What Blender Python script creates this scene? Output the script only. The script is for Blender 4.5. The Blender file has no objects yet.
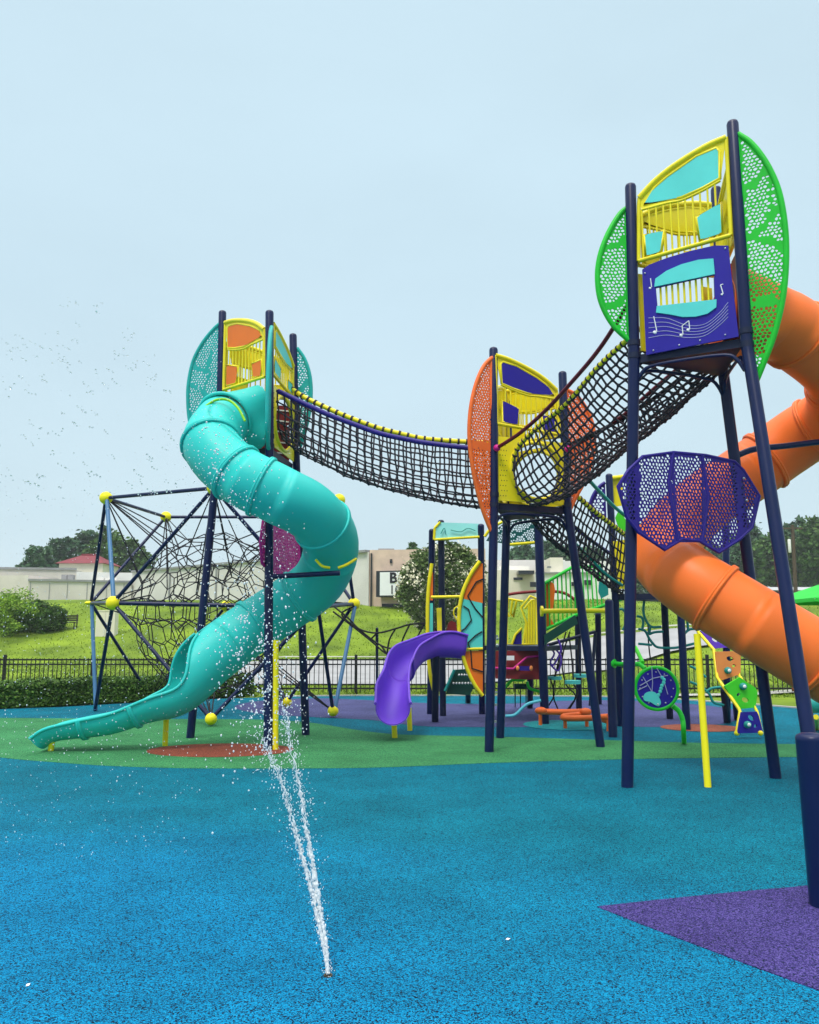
import bpy, bmesh, math, random
from mathutils import Vector as V, Matrix, noise
from mathutils.geometry import tessellate_polygon
random.seed(7)
sc = bpy.context.scene
COL = sc.collection
# ------------------------------------------------------------------ camera
F = 850.0                      # focal length in pixels of the 819 x 1024 picture
PITCH = math.atan(123 / F)
EYE = 1.5
cam_d = bpy.data.cameras.new('camera'); cam = bpy.data.objects.new('camera', cam_d); COL.objects.link(cam)
cam_d.sensor_fit = 'VERTICAL'; cam_d.sensor_height = 36; cam_d.lens = 36 * F / 1024
cam_d.clip_start = 0.05; cam_d.clip_end = 3000
cam.location = (0, 0, EYE); cam.rotation_euler = (math.pi / 2 + PITCH, 0, 0)
sc.camera = cam
# ------------------------------------------------------------------ sky and sun
SUN_EL, SUN_AZ = math.radians(58), math.radians(205)     # compass from +Y clockwise: behind and left of the viewer
world = bpy.data.worlds.new('World'); sc.world = world; world.use_nodes = True
nt = world.node_tree; nt.nodes.clear()
def N(t, kind, **kw):
    n = t.nodes.new(kind)
    for k, v in kw.items(): setattr(n, k, v)
    return n
out = N(nt, 'ShaderNodeOutputWorld'); bg = N(nt, 'ShaderNodeBackground')
sky = N(nt, 'ShaderNodeTexSky', sky_type='NISHITA', sun_disc=False)
sky.sun_elevation = SUN_EL; sky.sun_rotation = SUN_AZ; sky.air_density = 1.2; sky.dust_density = 2.5
tc = N(nt, 'ShaderNodeTexCoord'); sep = N(nt, 'ShaderNodeSeparateXYZ')
nt.links.new(tc.outputs['Generated'], sep.inputs[0])
ramp = N(nt, 'ShaderNodeValToRGB')                       # overcast layer: brighter and whiter overhead
el = ramp.color_ramp.elements
el[0].position = 0.0; el[0].color = (5.6, 6.75, 7.3, 1)
el[1].position = 1.0; el[1].color = (29.5, 28.4, 27, 1)
e = el.new(0.12); e.color = (4.95, 6.3, 6.95, 1)
e = el.new(0.36); e.color = (4.9, 6.4, 7.25, 1)
e = el.new(0.68); e.color = (4.9, 6.4, 7.25, 1)
nt.links.new(sep.outputs['Z'], ramp.inputs[0])
cn = N(nt, 'ShaderNodeTexNoise'); cn.inputs['Scale'].default_value = 2.2; cn.inputs['Detail'].default_value = 5
mp = N(nt, 'ShaderNodeMapping'); mp.inputs['Scale'].default_value = (1, 1, 2.4)
nt.links.new(tc.outputs['Generated'], mp.inputs[0]); nt.links.new(mp.outputs[0], cn.inputs['Vector'])
cr = N(nt, 'ShaderNodeMapRange'); cr.inputs['From Min'].default_value = .3; cr.inputs['From Max'].default_value = .7
cr.inputs['To Min'].default_value = .965; cr.inputs['To Max'].default_value = 1.045
nt.links.new(cn.outputs['Fac'], cr.inputs['Value'])
mul = N(nt, 'ShaderNodeVectorMath', operation='SCALE')
nt.links.new(ramp.outputs[0], mul.inputs[0]); nt.links.new(cr.outputs[0], mul.inputs['Scale'])
mx = N(nt, 'ShaderNodeMix', data_type='RGBA'); mx.inputs['Factor'].default_value = 0.93
nt.links.new(sky.outputs[0], mx.inputs['A']); nt.links.new(mul.outputs[0], mx.inputs['B'])
nt.links.new(mx.outputs['Result'], bg.inputs['Color']); bg.inputs['Strength'].default_value = 0.098
nt.links.new(bg.outputs[0], out.inputs['Surface'])
sun_d = bpy.data.lights.new('sun', 'SUN'); sun = bpy.data.objects.new('sun', sun_d); COL.objects.link(sun)
sun_d.energy = 1.5; sun_d.angle = math.radians(14); sun_d.color = (1, .95, .86)
sd = V((math.sin(SUN_AZ) * math.cos(SUN_EL), math.cos(SUN_AZ) * math.cos(SUN_EL), math.sin(SUN_EL)))
sun.rotation_euler = (-sd).to_track_quat('-Z', 'Y').to_euler()
vs = sc.view_settings; sc.display_settings.display_device = 'sRGB'
vs.view_transform = 'Standard'; vs.look = 'None'; vs.exposure = 0.42; vs.gamma = 1.0; vs.use_curve_mapping = False
sc.cycles.max_bounces = 8; sc.cycles.transparent_max_bounces = 8
# ------------------------------------------------------------------ placing helpers
CP, SP = math.cos(PITCH), math.sin(PITCH)
def ray(px, py):
    u = (px - 409.5) / F; v = (512 - py) / F
    return V((u, CP - v * SP, SP + v * CP))
O = V((0, 0, EYE))
def P(px, py, Y):
    d = ray(px, py); return O + d * (Y / d.y)
def G(px, py, z=0.0):
    d = ray(px, py); return O + d * ((z - EYE) / d.z)
def PL(px, py, pl):
    d = ray(px, py); p0, n = pl
    return O + d * ((p0 - O).dot(n) / d.dot(n))
def zc(x0, y0, s): return lambda x, y: (x0 + x / s, y0 + y / s)
UP = V((0, 0, 1))
def plane_dir(p, d):           # vertical plane through p containing horizontal direction d, normal towards the viewer
    d = V((d[0], d[1], 0)).normalized(); n = d.cross(UP)
    if n.y > 0: n = -n
    return (V(p), n)
def face_plane(a, b): return plane_dir(a, b - a)
def spline(pts, k=8, closed=False):
    pts = [V(p) for p in pts]; n = len(pts); res = []
    rng = range(n) if closed else range(n - 1)
    for i in rng:
        p1, p2 = pts[i], pts[(i + 1) % n]
        p0 = pts[i - 1] if (i > 0 or closed) else p1 * 2 - p2
        p3 = pts[(i + 2) % n] if (i + 2 < n or closed) else p2 * 2 - p1
        for j in range(k):
            t = j / k
            res.append(.5 * ((2 * p1) + (p2 - p0) * t + (2 * p0 - 5 * p1 + 4 * p2 - p3) * t * t + (3 * p1 - p0 - 3 * p2 + p3) * t ** 3))
    if not closed: res.append(pts[-1])
    return res
def resample(pts, n):
    L = [0]
    for a, b in zip(pts, pts[1:]): L.append(L[-1] + (b - a).length)
    res = []; j = 0
    for i in range(n + 1):
        d = L[-1] * i / n
        while j < len(L) - 2 and L[j + 1] < d: j += 1
        t = (d - L[j]) / max(1e-9, L[j + 1] - L[j]); res.append(pts[j].lerp(pts[j + 1], min(1, t)))
    return res
# ------------------------------------------------------------------ mesh builder
ICO = None
def ico_data(sub):
    bm = bmesh.new(); bmesh.ops.create_icosphere(bm, subdivisions=sub, radius=1)
    d = ([v.co.copy() for v in bm.verts], [[v.index for v in f.verts] for f in bm.faces]); bm.free(); return d
ICO1, ICO2, ICO3 = ico_data(1), ico_data(2), ico_data(3)
class MB:
    def __init__(s): s.v = []; s.f = []; s.s = []
    def add(s, vs_, fs, smooth):
        o = len(s.v); s.v += [tuple(p) for p in vs_]; s.f += [[i + o for i in f] for f in fs]; s.s += [smooth] * len(fs); return s
    def tube(s, pts, r, n=8, closed=False, caps=True):
        pts = [V(p) for p in pts]; m = len(pts)
        rs = r if isinstance(r, (list, tuple)) else [r] * m
        tg = []
        for i in range(m):
            a = pts[i - 1] if (i > 0 or closed) else pts[i]; b = pts[(i + 1) % m] if (i < m - 1 or closed) else pts[i]
            t = (b - a); tg.append(t.normalized() if t.length > 1e-9 else V((0, 0, 1)))
        ref = UP if abs(tg[0].z) < .9 else V((1, 0, 0))
        nrm = (ref - tg[0] * ref.dot(tg[0])).normalized(); vs_ = []
        for i in range(m):
            nrm = (nrm - tg[i] * nrm.dot(tg[i]))
            nrm = nrm.normalized() if nrm.length > 1e-6 else tg[i].orthogonal().normalized()
            bn = tg[i].cross(nrm)
            for j in range(n):
                a = 2 * math.pi * j / n
                vs_.append(pts[i] + (nrm * math.cos(a) + bn * math.sin(a)) * rs[i])
        fs = []
        for i in range(m if closed else m - 1):
            k = (i + 1) % m
            for j in range(n):
                l = (j + 1) % n; fs.append([i * n + j, i * n + l, k * n + l, k * n + j])
        s.add(vs_, fs, True)
        if caps and not closed:
            s.add(vs_[:n], [list(range(n))[::-1]], False); s.add(vs_[-n:], [list(range(n))], False)
        return s
    def ball(s, c, r, d=None, sc3=(1, 1, 1)):
        d = d or ICO2; c = V(c)
        return s.add([c + V((p.x * sc3[0], p.y * sc3[1], p.z * sc3[2])) * r for p in d[0]], d[1], True)
    def hex(s, p):            # eight corners: bottom four, top four
        return s.add(p, [[3, 2, 1, 0], [4, 5, 6, 7], [0, 1, 5, 4], [1, 2, 6, 5], [2, 3, 7, 6], [3, 0, 4, 7]], False)
    def box(s, a, b):
        x0, y0, z0 = a; x1, y1, z1 = b
        return s.hex([(x0, y0, z0), (x1, y0, z0), (x1, y1, z0), (x0, y1, z0), (x0, y0, z1), (x1, y0, z1), (x1, y1, z1), (x0, y1, z1)])
    def obox(s, c, ax, sx, sy, sz):     # box turned about z so that its x runs along ax
        ax = V((ax[0], ax[1], 0)).normalized(); ay = V((-ax.y, ax.x, 0)); c = V(c)
        q = [c + ax * (i * sx / 2) + ay * (j * sy / 2) for i, j in ((-1, -1), (1, -1), (1, 1), (-1, 1))]
        return s.hex(q + [p + UP * sz for p in q])
    def beam(s, a, b, w, h):
        a, b = V(a), V(b); t = (b - a).normalized(); x = t.cross(UP)
        x = x.normalized() if x.length > 1e-5 else V((1, 0, 0)); y = x.cross(t)
        q = lambda p: [p + x * (i * w / 2) + y * (j * h / 2) for i, j in ((-1, -1), (1, -1), (1, 1), (-1, 1))]
        return s.hex(q(a) + q(b))
    def plate(s, outer, n, th, holes=(), off=0.0):
        n = V(n).normalized(); loops = [[V(p) + n * off for p in outer]] + [[V(p) + n * off for p in h] for h in holes]
        flat = [p for l in loops for p in l]
        tris = tessellate_polygon(loops)
        fr = [p + n * th / 2 for p in flat]; bk = [p - n * th / 2 for p in flat]
        ff = []
        for t in tris:
            a, b, c = (fr[i] for i in t)
            if (b - a).cross(c - a).length < 1e-10: continue
            t = list(t)
            if (b - a).cross(c - a).dot(n) < 0: t = t[::-1]
            ff.append(t)
        s.add(fr, ff, False); s.add(bk, [t[::-1] for t in ff], False)
        for l in loops:
            m = len(l); vs_ = [p + n * th / 2 for p in l] + [p - n * th / 2 for p in l]
            s.add(vs_, [[i, (i + 1) % m, m + (i + 1) % m, m + i] for i in range(m)], False)
        return s
    def build(s, name, mat, parent=None):
        me = bpy.data.meshes.new(name)
        org = V(parent['_o']) if parent is not None else V((0, 0, 0))
        if parent is None and s.v:
            xs = [p[0] for p in s.v]; ys = [p[1] for p in s.v]; zs = [p[2] for p in s.v]
            org = V(((min(xs) + max(xs)) / 2, (min(ys) + max(ys)) / 2, min(zs)))
        me.from_pydata([(p[0] - org.x, p[1] - org.y, p[2] - org.z) for p in s.v], [], s.f)
        me.polygons.foreach_set('use_smooth', s.s); me.update()
        if isinstance(mat, (list, tuple)):
            for q in mat: me.materials.append(q)
        else: me.materials.append(mat)
        o = bpy.data.objects.new(name, me); COL.objects.link(o)
        if parent is not None: o.parent = parent
        else: o.location = org
        o['_o'] = list(org); return o
def tag(o, label, cat, group=None):
    o['label'] = label; o['category'] = cat
    if group: o['group'] = group
    return o
def struct(o, kind='structure'): o['kind'] = kind; return o
def thing(name, loc, label, cat, group=None):
    o = bpy.data.objects.new(name, None); COL.objects.link(o); o.empty_display_size = .2
    o.location = loc; o['_o'] = list(V(loc)); return tag(o, label, cat, group)
# ------------------------------------------------------------------ perforated plates: an irregular honeycomb with real holes
def hull2(pts):
    pts = sorted(set((round(p[0], 6), round(p[1], 6)) for p in pts))
    def half(it):
        h = []
        for p in it:
            while len(h) > 1 and (h[-1][0] - h[-2][0]) * (p[1] - h[-2][1]) - (h[-1][1] - h[-2][1]) * (p[0] - h[-2][0]) <= 0: h.pop()
            h.append(p)
        return h
    a, b = half(pts), half(reversed(pts)); return a[:-1] + b[:-1]
def clip2(poly, hull):
    for i in range(len(hull)):
        a, b = hull[i], hull[(i + 1) % len(hull)]; res = []
        if not poly: return []
        side = lambda p: (b[0] - a[0]) * (p[1] - a[1]) - (b[1] - a[1]) * (p[0] - a[0])
        for j in range(len(poly)):
            p, q = poly[j], poly[(j + 1) % len(poly)]; sp, sq = side(p), side(q)
            if sp >= 0: res.append(p)
            if (sp >= 0) != (sq >= 0):
                t = sp / (sp - sq); res.append((p[0] + (q[0] - p[0]) * t, p[1] + (q[1] - p[1]) * t))
        poly = res
    return poly
def segd(p, a, b):
    ax, ay = b[0] - a[0], b[1] - a[1]; L = ax * ax + ay * ay
    t = max(0, min(1, ((p[0] - a[0]) * ax + (p[1] - a[1]) * ay) / L)) if L else 0
    return math.hypot(p[0] - a[0] - ax * t, p[1] - a[1] - ay * t)
def perf(mb, outline, n, cell, th=.012, bands=(), margin=.03, seed=1, hs=(.60, .78)):
    """outline and bands (polyline, half width) are 3D points on one plane with normal n"""
    rnd = random.Random(seed); n = V(n).normalized(); o = V(outline[0])
    e1 = UP.cross(n).normalized(); e2 = n.cross(e1)
    to2 = lambda p: ((V(p) - o).dot(e1), (V(p) - o).dot(e2))
    to3 = lambda q, k: o + e1 * q[0] + e2 * q[1] + n * (th / 2 * k)
    H = hull2([to2(p) for p in outline]); B = [([to2(p) for p in l], w) for l, w in bands]
    x0, x1 = min(p[0] for p in H) - cell, max(p[0] for p in H) + cell
    y0, y1 = min(p[1] for p in H) - cell, max(p[1] for p in H) + cell
    dy = cell * .866; ni, nj = int((x1 - x0) / cell) + 3, int((y1 - y0) / dy) + 3
    c = {}
    for j in range(-1, nj + 1):
        for i in range(-1, ni + 1):
            c[i, j] = (x0 + (i + (j % 2) * .5) * cell + rnd.uniform(-.33, .33) * cell, y0 + j * dy + rnd.uniform(-.33, .33) * cell)
    for j in range(nj):
        for i in range(ni):
            m = c[i, j]; k = j % 2
            ring = [(i + 1, j), (i + k, j + 1), (i + k - 1, j + 1), (i - 1, j), (i + k - 1, j - 1), (i + k, j - 1)]
            R = [c[r] for r in ring]
            cellp = [((m[0] + R[a][0] + R[(a + 1) % 6][0]) / 3, (m[1] + R[a][1] + R[(a + 1) % 6][1]) / 3) for a in range(6)]
            inside = all((H[(a + 1) % len(H)][0] - H[a][0]) * (p[1] - H[a][1]) - (H[(a + 1) % len(H)][1] - H[a][1]) * (p[0] - H[a][0]) >= 0
                         for p in cellp for a in range(len(H)))
            hole = inside and min(segd(m, H[a], H[(a + 1) % len(H)]) for a in range(len(H))) > margin and \
                all(segd(m, l[a], l[a + 1]) > w for l, w in B for a in range(len(l) - 1))
            if hole:
                h = rnd.uniform(*hs); inn = [(m[0] + (p[0] - m[0]) * h, m[1] + (p[1] - m[1]) * h) for p in cellp]
                vs_ = [to3(p, 1) for p in cellp] + [to3(p, 1) for p in inn] + [to3(p, -1) for p in cellp] + [to3(p, -1) for p in inn]
                fs = []
                for a in range(6):
                    b = (a + 1) % 6; fs += [[a, b, 6 + b, 6 + a], [12 + b, 12 + a, 18 + a, 18 + b], [6 + a, 6 + b, 18 + b, 18 + a]]
                mb.add(vs_, fs, False)
            else:
                q = cellp if inside else clip2(cellp, H)
                if len(q) > 2:
                    m_ = len(q); mb.add([to3(p, 1) for p in q], [list(range(m_))], False); mb.add([to3(p, -1) for p in q], [list(range(m_))[::-1]], False)
    return mb
# ------------------------------------------------------------------ materials
def mat(name, col, rough=.45, var=.10, scale=3.0, bump=0.0, bscale=60.0, spec=.28, coat=0.0, metal=0.0, island=0.0, col2=None, dirt=0.0):
    m = bpy.data.materials.new(name); m.use_nodes = True; t = m.node_tree; b = t.nodes['Principled BSDF']
    b.inputs['Roughness'].default_value = rough; b.inputs['Specular IOR Level'].default_value = spec
    b.inputs['Metallic'].default_value = metal; b.inputs['Coat Weight'].default_value = coat; b.inputs['Coat Roughness'].default_value = .12
    geo = N(t, 'ShaderNodeNewGeometry')
    nz = N(t, 'ShaderNodeTexNoise'); nz.inputs['Scale'].default_value = scale; nz.inputs['Detail'].default_value = 6
    t.links.new(geo.outputs['Position'], nz.inputs['Vector'])
    mr = N(t, 'ShaderNodeMapRange'); mr.inputs['From Min'].default_value = .3; mr.inputs['From Max'].default_value = .7
    mr.inputs['To Min'].default_value = 1 - var; mr.inputs['To Max'].default_value = 1 + var
    t.links.new(nz.outputs['Fac'], mr.inputs['Value'])
    hs = N(t, 'ShaderNodeHueSaturation'); hs.inputs['Color'].default_value = (*col, 1)
    t.links.new(mr.outputs[0], hs.inputs['Value'])
    if island or col2:
        mi = N(t, 'ShaderNodeMix', data_type='RGBA'); mi.inputs['A'].default_value = (*col, 1); mi.inputs['B'].default_value = (*(col2 or col), 1)
        t.links.new(geo.outputs['Random Per Island'] if island else nz.outputs['Fac'], mi.inputs['Factor']); t.links.new(mi.outputs['Result'], hs.inputs['Color'])
    last = hs.outputs[0]
    if dirt:
        dn = N(t, 'ShaderNodeTexNoise'); dn.inputs['Scale'].default_value = 14; dn.inputs['Detail'].default_value = 8
        t.links.new(geo.outputs['Position'], dn.inputs['Vector'])
        dr = N(t, 'ShaderNodeMapRange'); dr.inputs['From Min'].default_value = .55; dr.inputs['From Max'].default_value = .8; dr.inputs['To Max'].default_value = dirt
        t.links.new(dn.outputs['Fac'], dr.inputs['Value'])
        dm = N(t, 'ShaderNodeMix', data_type='RGBA'); dm.inputs['B'].default_value = (.16, .14, .11, 1)
        t.links.new(dr.outputs[0], dm.inputs['Factor']); t.links.new(last, dm.inputs['A']); last = dm.outputs['Result']
    t.links.new(last, b.inputs['Base Color'])
    rr = N(t, 'ShaderNodeMapRange'); rr.inputs['To Min'].default_value = rough * .8; rr.inputs['To Max'].default_value = min(1, rough * 1.25)
    t.links.new(nz.outputs['Fac'], rr.inputs['Value']); t.links.new(rr.outputs[0], b.inputs['Roughness'])
    if bump:
        bn = N(t, 'ShaderNodeTexNoise'); bn.inputs['Scale'].default_value = bscale; bn.inputs['Detail'].default_value = 5
        t.links.new(geo.outputs['Position'], bn.inputs['Vector'])
        bp = N(t, 'ShaderNodeBump'); bp.inputs['Strength'].default_value = bump; bp.inputs['Distance'].default_value = .02
        t.links.new(bn.outputs['Fac'], bp.inputs['Height']); t.links.new(bp.outputs[0], b.inputs['Normal'])
    return m
def rubber(name, cols, dark=.25, far=None):
    """poured rubber granules: cells of a few colours, some black; far = second pair blended in with distance across the pitch"""
    m = bpy.data.materials.new(name); m.use_nodes = True; t = m.node_tree; b = t.nodes['Principled BSDF']
    geo = N(t, 'ShaderNodeNewGeometry')
    vo = N(t, 'ShaderNodeTexVoronoi'); vo.inputs['Scale'].default_value = 185
    t.links.new(geo.outputs['Position'], vo.inputs['Vector'])
    sp = N(t, 'ShaderNodeSeparateColor'); t.links.new(vo.outputs['Color'], sp.inputs[0])
    def granule(cs):
        r = N(t, 'ShaderNodeValToRGB'); r.color_ramp.interpolation = 'CONSTANT'; e = r.color_ramp.elements
        e[0].position = 0; e[0].color = (.006, .014, .03, 1); e[1].position = dark; e[1].color = (*cs[0], 1)
        for i, c in enumerate(cs[1:]):
            q = e.new(dark + (1 - dark) * (i + 1) / len(cs)); q.color = (*c, 1)
        t.links.new(sp.outputs[0], r.inputs[0]); return r.outputs[0]
    c = granule(cols)
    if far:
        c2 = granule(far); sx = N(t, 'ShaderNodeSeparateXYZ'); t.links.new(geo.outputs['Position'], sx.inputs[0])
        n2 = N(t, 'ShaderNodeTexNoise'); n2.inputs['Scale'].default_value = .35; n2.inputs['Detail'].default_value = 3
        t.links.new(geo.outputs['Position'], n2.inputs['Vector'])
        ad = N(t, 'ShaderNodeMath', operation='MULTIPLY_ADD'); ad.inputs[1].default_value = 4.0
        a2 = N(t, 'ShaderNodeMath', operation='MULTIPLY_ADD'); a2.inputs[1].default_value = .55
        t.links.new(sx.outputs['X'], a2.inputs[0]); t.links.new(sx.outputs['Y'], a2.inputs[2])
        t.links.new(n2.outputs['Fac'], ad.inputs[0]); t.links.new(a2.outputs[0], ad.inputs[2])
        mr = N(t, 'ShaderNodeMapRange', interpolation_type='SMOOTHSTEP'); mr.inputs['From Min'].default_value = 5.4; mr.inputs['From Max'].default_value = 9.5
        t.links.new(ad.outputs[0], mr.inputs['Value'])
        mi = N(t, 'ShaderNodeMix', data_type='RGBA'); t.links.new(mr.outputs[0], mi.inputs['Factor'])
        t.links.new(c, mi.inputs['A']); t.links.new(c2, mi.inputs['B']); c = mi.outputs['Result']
    nz = N(t, 'ShaderNodeTexNoise'); nz.inputs['Scale'].default_value = 1.1; nz.inputs['Detail'].default_value = 7; nz.inputs['Roughness'].default_value = .65
    t.links.new(geo.outputs['Position'], nz.inputs['Vector'])
    mr = N(t, 'ShaderNodeMapRange'); mr.inputs['From Min'].default_value = .3; mr.inputs['From Max'].default_value = .7; mr.inputs['To Min'].default_value = .74; mr.inputs['To Max'].default_value = 1.14
    t.links.new(nz.outputs['Fac'], mr.inputs['Value'])
    hs = N(t, 'ShaderNodeHueSaturation'); t.links.new(c, hs.inputs['Color']); t.links.new(mr.outputs[0], hs.inputs['Value'])
    t.links.new(hs.outputs[0], b.inputs['Base Color']); b.inputs['Roughness'].default_value = .8; b.inputs['Specular IOR Level'].default_value = .06
    bp = N(t, 'ShaderNodeBump'); bp.inputs['Strength'].default_value = .55; bp.inputs['Distance'].default_value = .004
    t.links.new(vo.outputs['Distance'], bp.inputs['Height']); bp.invert = True; t.links.new(bp.outputs[0], b.inputs['Normal'])
    return m
m_navy = mat('navy_post_paint', (.002, .009, .060), .34, .12, spec=.3)
m_navy_dark = mat('dark_navy_paint', (.008, .014, .045), .5)
m_slate = mat('slate_blue_paint', (.06, .17, .33), .4)
m_black = mat('black_rope', (.016, .016, .022), .75, .2, 20)
m_blackrope2 = mat('braided_net_rope', (.048, .042, .056), .8, .25, 30, bump=.3, bscale=180)
m_yellow = mat('yellow_paint', (.86, .71, .012), .38, .08, coat=.2, dirt=.05)
m_yellowball = mat('yellow_plastic', (.88, .76, .012), .45, .06)
m_teal = mat('teal_slide_plastic', (.022, .54, .50), .46, .07, 1.2, spec=.3, bump=.03, bscale=25, dirt=.05)
m_tealfin = mat('teal_fin_paint', (.015, .38, .36), .4, dirt=.05)
m_cyan = mat('cyan_board', (.10, .64, .61), .45, .06)
m_cyanlight = mat('pale_cyan_board', (.36, .84, .82), .35, .06)
m_orange = mat('orange_slide_plastic', (.94, .175, .025), .42, .06, 1.2, bump=.03, bscale=25, dirt=.05)
m_orangefin = mat('orange_fin_paint', (.86, .15, .025), .42, dirt=.05)
m_orangeboard = mat('orange_board', (.83, .17, .012), .45, .06)
m_peach = mat('peach_board', (.83, .27, .07), .45, .06)
m_green = mat('green_fin_paint', (.012, .50, .03), .4, dirt=.05)
m_greenbd = mat('lime_green_board', (.06, .60, .02), .45)
m_lime = mat('lime_strap', (.28, .60, .02), .5)
m_darkgreen = mat('dark_green_paint', (.006, .06, .045), .5)
m_purple = mat('purple_board', (.018, .009, .29), .42, .06)
m_purplefin = mat('violet_fin_paint', (.022, .010, .20), .42)
m_violet = mat('violet_slide_plastic', (.15, .05, .58), .40, .07, 1.5, spec=.35)
m_pink = mat('magenta_fin_paint', (.58, .014, .24), .42)
m_maroon = mat('maroon_paint', (.115, .006, .024), .4)
m_maroonbd = mat('maroon_board', (.20, .016, .02), .5)
m_white = mat('white_engraving', (.80, .80, .82), .5, .03)
m_pale = mat('pale_engraving', (.40, .40, .62), .5, .03)
m_steel = mat('steel', (.55, .56, .58), .35, metal=.8)
m_tealpipe = mat('teal_pipe_paint', (.012, .27, .25), .4)
m_ltblue = mat('light_blue_paint', (.10, .50, .62), .4)
# ------------------------------------------------------------------ the ground
def sstep(t): t = max(0, min(1, t)); return t * t * (3 - 2 * t)
def ht(x, y):
    if y < 20: return -.03
    k = sstep((x - 2) / 10); y0 = 40 - 14 * k; y1 = 60
    z = 3.7 * sstep((y - y0) / (y1 - y0)) + .25 * sstep((y - 26) / 14) - .03
    return z + .06 * noise.noise(V((x * .15, y * .15, 0))) * sstep((y - 25) / 10)
ys = [-30, -10, 0, 5, 10, 14, 16, 18, 20] + [20 + i * .8 for i in range(1, 60)] + [70, 75, 80, 90, 100, 120, 150, 200, 300, 500, 900]
xs = [-900, -500, -300, -200, -140, -100, -80] + [-60 + i * 1.6 for i in range(76)] + [64, 80, 100, 140, 200, 300, 500, 900]
mb = MB(); W = len(xs)
mb.add([(x, y, ht(x, y)) for y in ys for x in xs], [[j * W + i, j * W + i + 1, (j + 1) * W + i + 1, (j + 1) * W + i] for j in range(len(ys) - 1) for i in range(W - 1)], True)
m_grass = mat('grass', (.085, .165, .010), .9, .35, .45, bump=.5, bscale=9, spec=.15, col2=(.19, .26, .018))
struct(mb.build('grass_lawn', m_grass))
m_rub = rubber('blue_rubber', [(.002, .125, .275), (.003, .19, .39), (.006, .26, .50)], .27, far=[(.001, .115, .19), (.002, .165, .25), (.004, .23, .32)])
m_rubgreen = rubber('green_rubber', [(.022, .155, .06), (.045, .235, .09), (.09, .32, .12)], .14)
m_rubpurple = rubber('purple_rubber', [(.032, .023, .11), (.06, .043, .20), (.11, .085, .30)], .2)
m_rubplum = rubber('plum_rubber', [(.055, .06, .16), (.08, .085, .22), (.12, .12, .28)], .15)
m_rubred = rubber('red_rubber', [(.20, .05, .03), (.28, .07, .04), (.36, .10, .06)], .14)
m_rubteal = rubber('teal_rubber', [(.01, .22, .26), (.02, .30, .34), (.04, .38, .4)], .12)
m_rubbrown = rubber('rust_rubber', [(.25, .07, .04), (.33, .10, .06), (.4, .14, .09)], .12)
def sheet(name, pts, m, z):
    b = MB(); b.plate([V((p.x, p.y, z - .002)) for p in pts], UP, .004); return struct(b.build(name, m))
far_edge = [G(-60, 711), G(0, 709), G(60, 707), G(130, 703), G(200, 699.5), G(270, 697), G(350, 696), G(420, 696), G(500, 696), G(600, 697), G(680, 700), G(740, 704), G(819, 710), G(900, 716)]
pts = [V((-14, -4, 0)), V((16, -4, 0)), V((16, far_edge[-1].y, 0))] + far_edge[::-1] + [V((-14, far_edge[0].y, 0))]
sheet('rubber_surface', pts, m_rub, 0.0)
kb = MB()
for a, b in list(zip(far_edge, far_edge[1:]))[5:]:
    d = (b - a).normalized(); nn = V((-d.y, d.x, 0)); kb.beam(a + nn * .06 + UP * -.01, b + nn * .06 + UP * -.01, .11, .07)
m_conc = mat('concrete', (.40, .39, .36), .85, .15, 2, bump=.2, bscale=40, dirt=.3)
struct(kb.build('edge_kerb', m_conc))
near = [(-80, 746), (0, 757.5), (50, 762), (100, 765.5), (150, 767.5), (200, 768.5), (300, 768.5), (360, 768), (410, 766.5), (480, 763.5), (560, 761), (640, 759), (710, 758), (819, 757), (920, 757)]
far = [(920, 745), (819, 744.5), (700, 743), (600, 740), (500, 737), (410, 735), (380, 733), (350, 729), (320, 724), (290, 721), (250, 719.5), (150, 719), (60, 718.5), (0, 718), (-80, 717.5)]
zsheet = lambda n, l, m, z: sheet(n, spline([G(*p) for p in l], 5, True), m, z)
sheet('green_rubber_band', spline([G(*p) for p in near], 4) + spline([G(*p) for p in far], 4), m_rubgreen, .004)
zsheet('plum_rubber_patch', [(235, 706), (270, 700), (330, 698.5), (420, 703), (500, 704), (560, 701), (620, 700.5), (690, 704), (735, 710), (742, 716), (722, 724), (660, 727), (600, 726), (540, 727), (470, 727), (420, 726), (370, 720), (310, 717), (255, 713)], m_rubplum, .004)
def ellipse(n, x0, x1, y0, y1, m, z):
    a, b = G((x0 + x1) / 2, y0), G((x0 + x1) / 2, y1); c = (a + b) / 2; ry = abs(a.y - b.y) / 2
    py = (y0 + y1) / 2; rx = (G(x1, py) - G(x0, py)).length / 2; c.x = ((G(x1, py) + G(x0, py)) / 2).x
    sheet(n, [V((c.x + rx * math.cos(t * math.pi / 24), c.y + ry * math.sin(t * math.pi / 24), 0)) for t in range(48)], m, z)
ellipse('red_rubber_spot', 147, 293, 744, 757.5, m_rubred, .008)
ellipse('teal_rubber_spot', 524, 612, 720.5, 730.5, m_rubteal, .008)
ellipse('rust_rubber_spot', 662, 742, 724.5, 732, m_rubbrown, .008)
sheet('purple_rubber_wedge', [G(597, 907), G(660, 900), G(730, 893), G(815, 885.5), G(930, 876), G(990, 1060), G(880, 1017), G(819, 991), G(740, 962), G(690, 943), G(640, 924)], m_rubpurple, .004)
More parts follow.
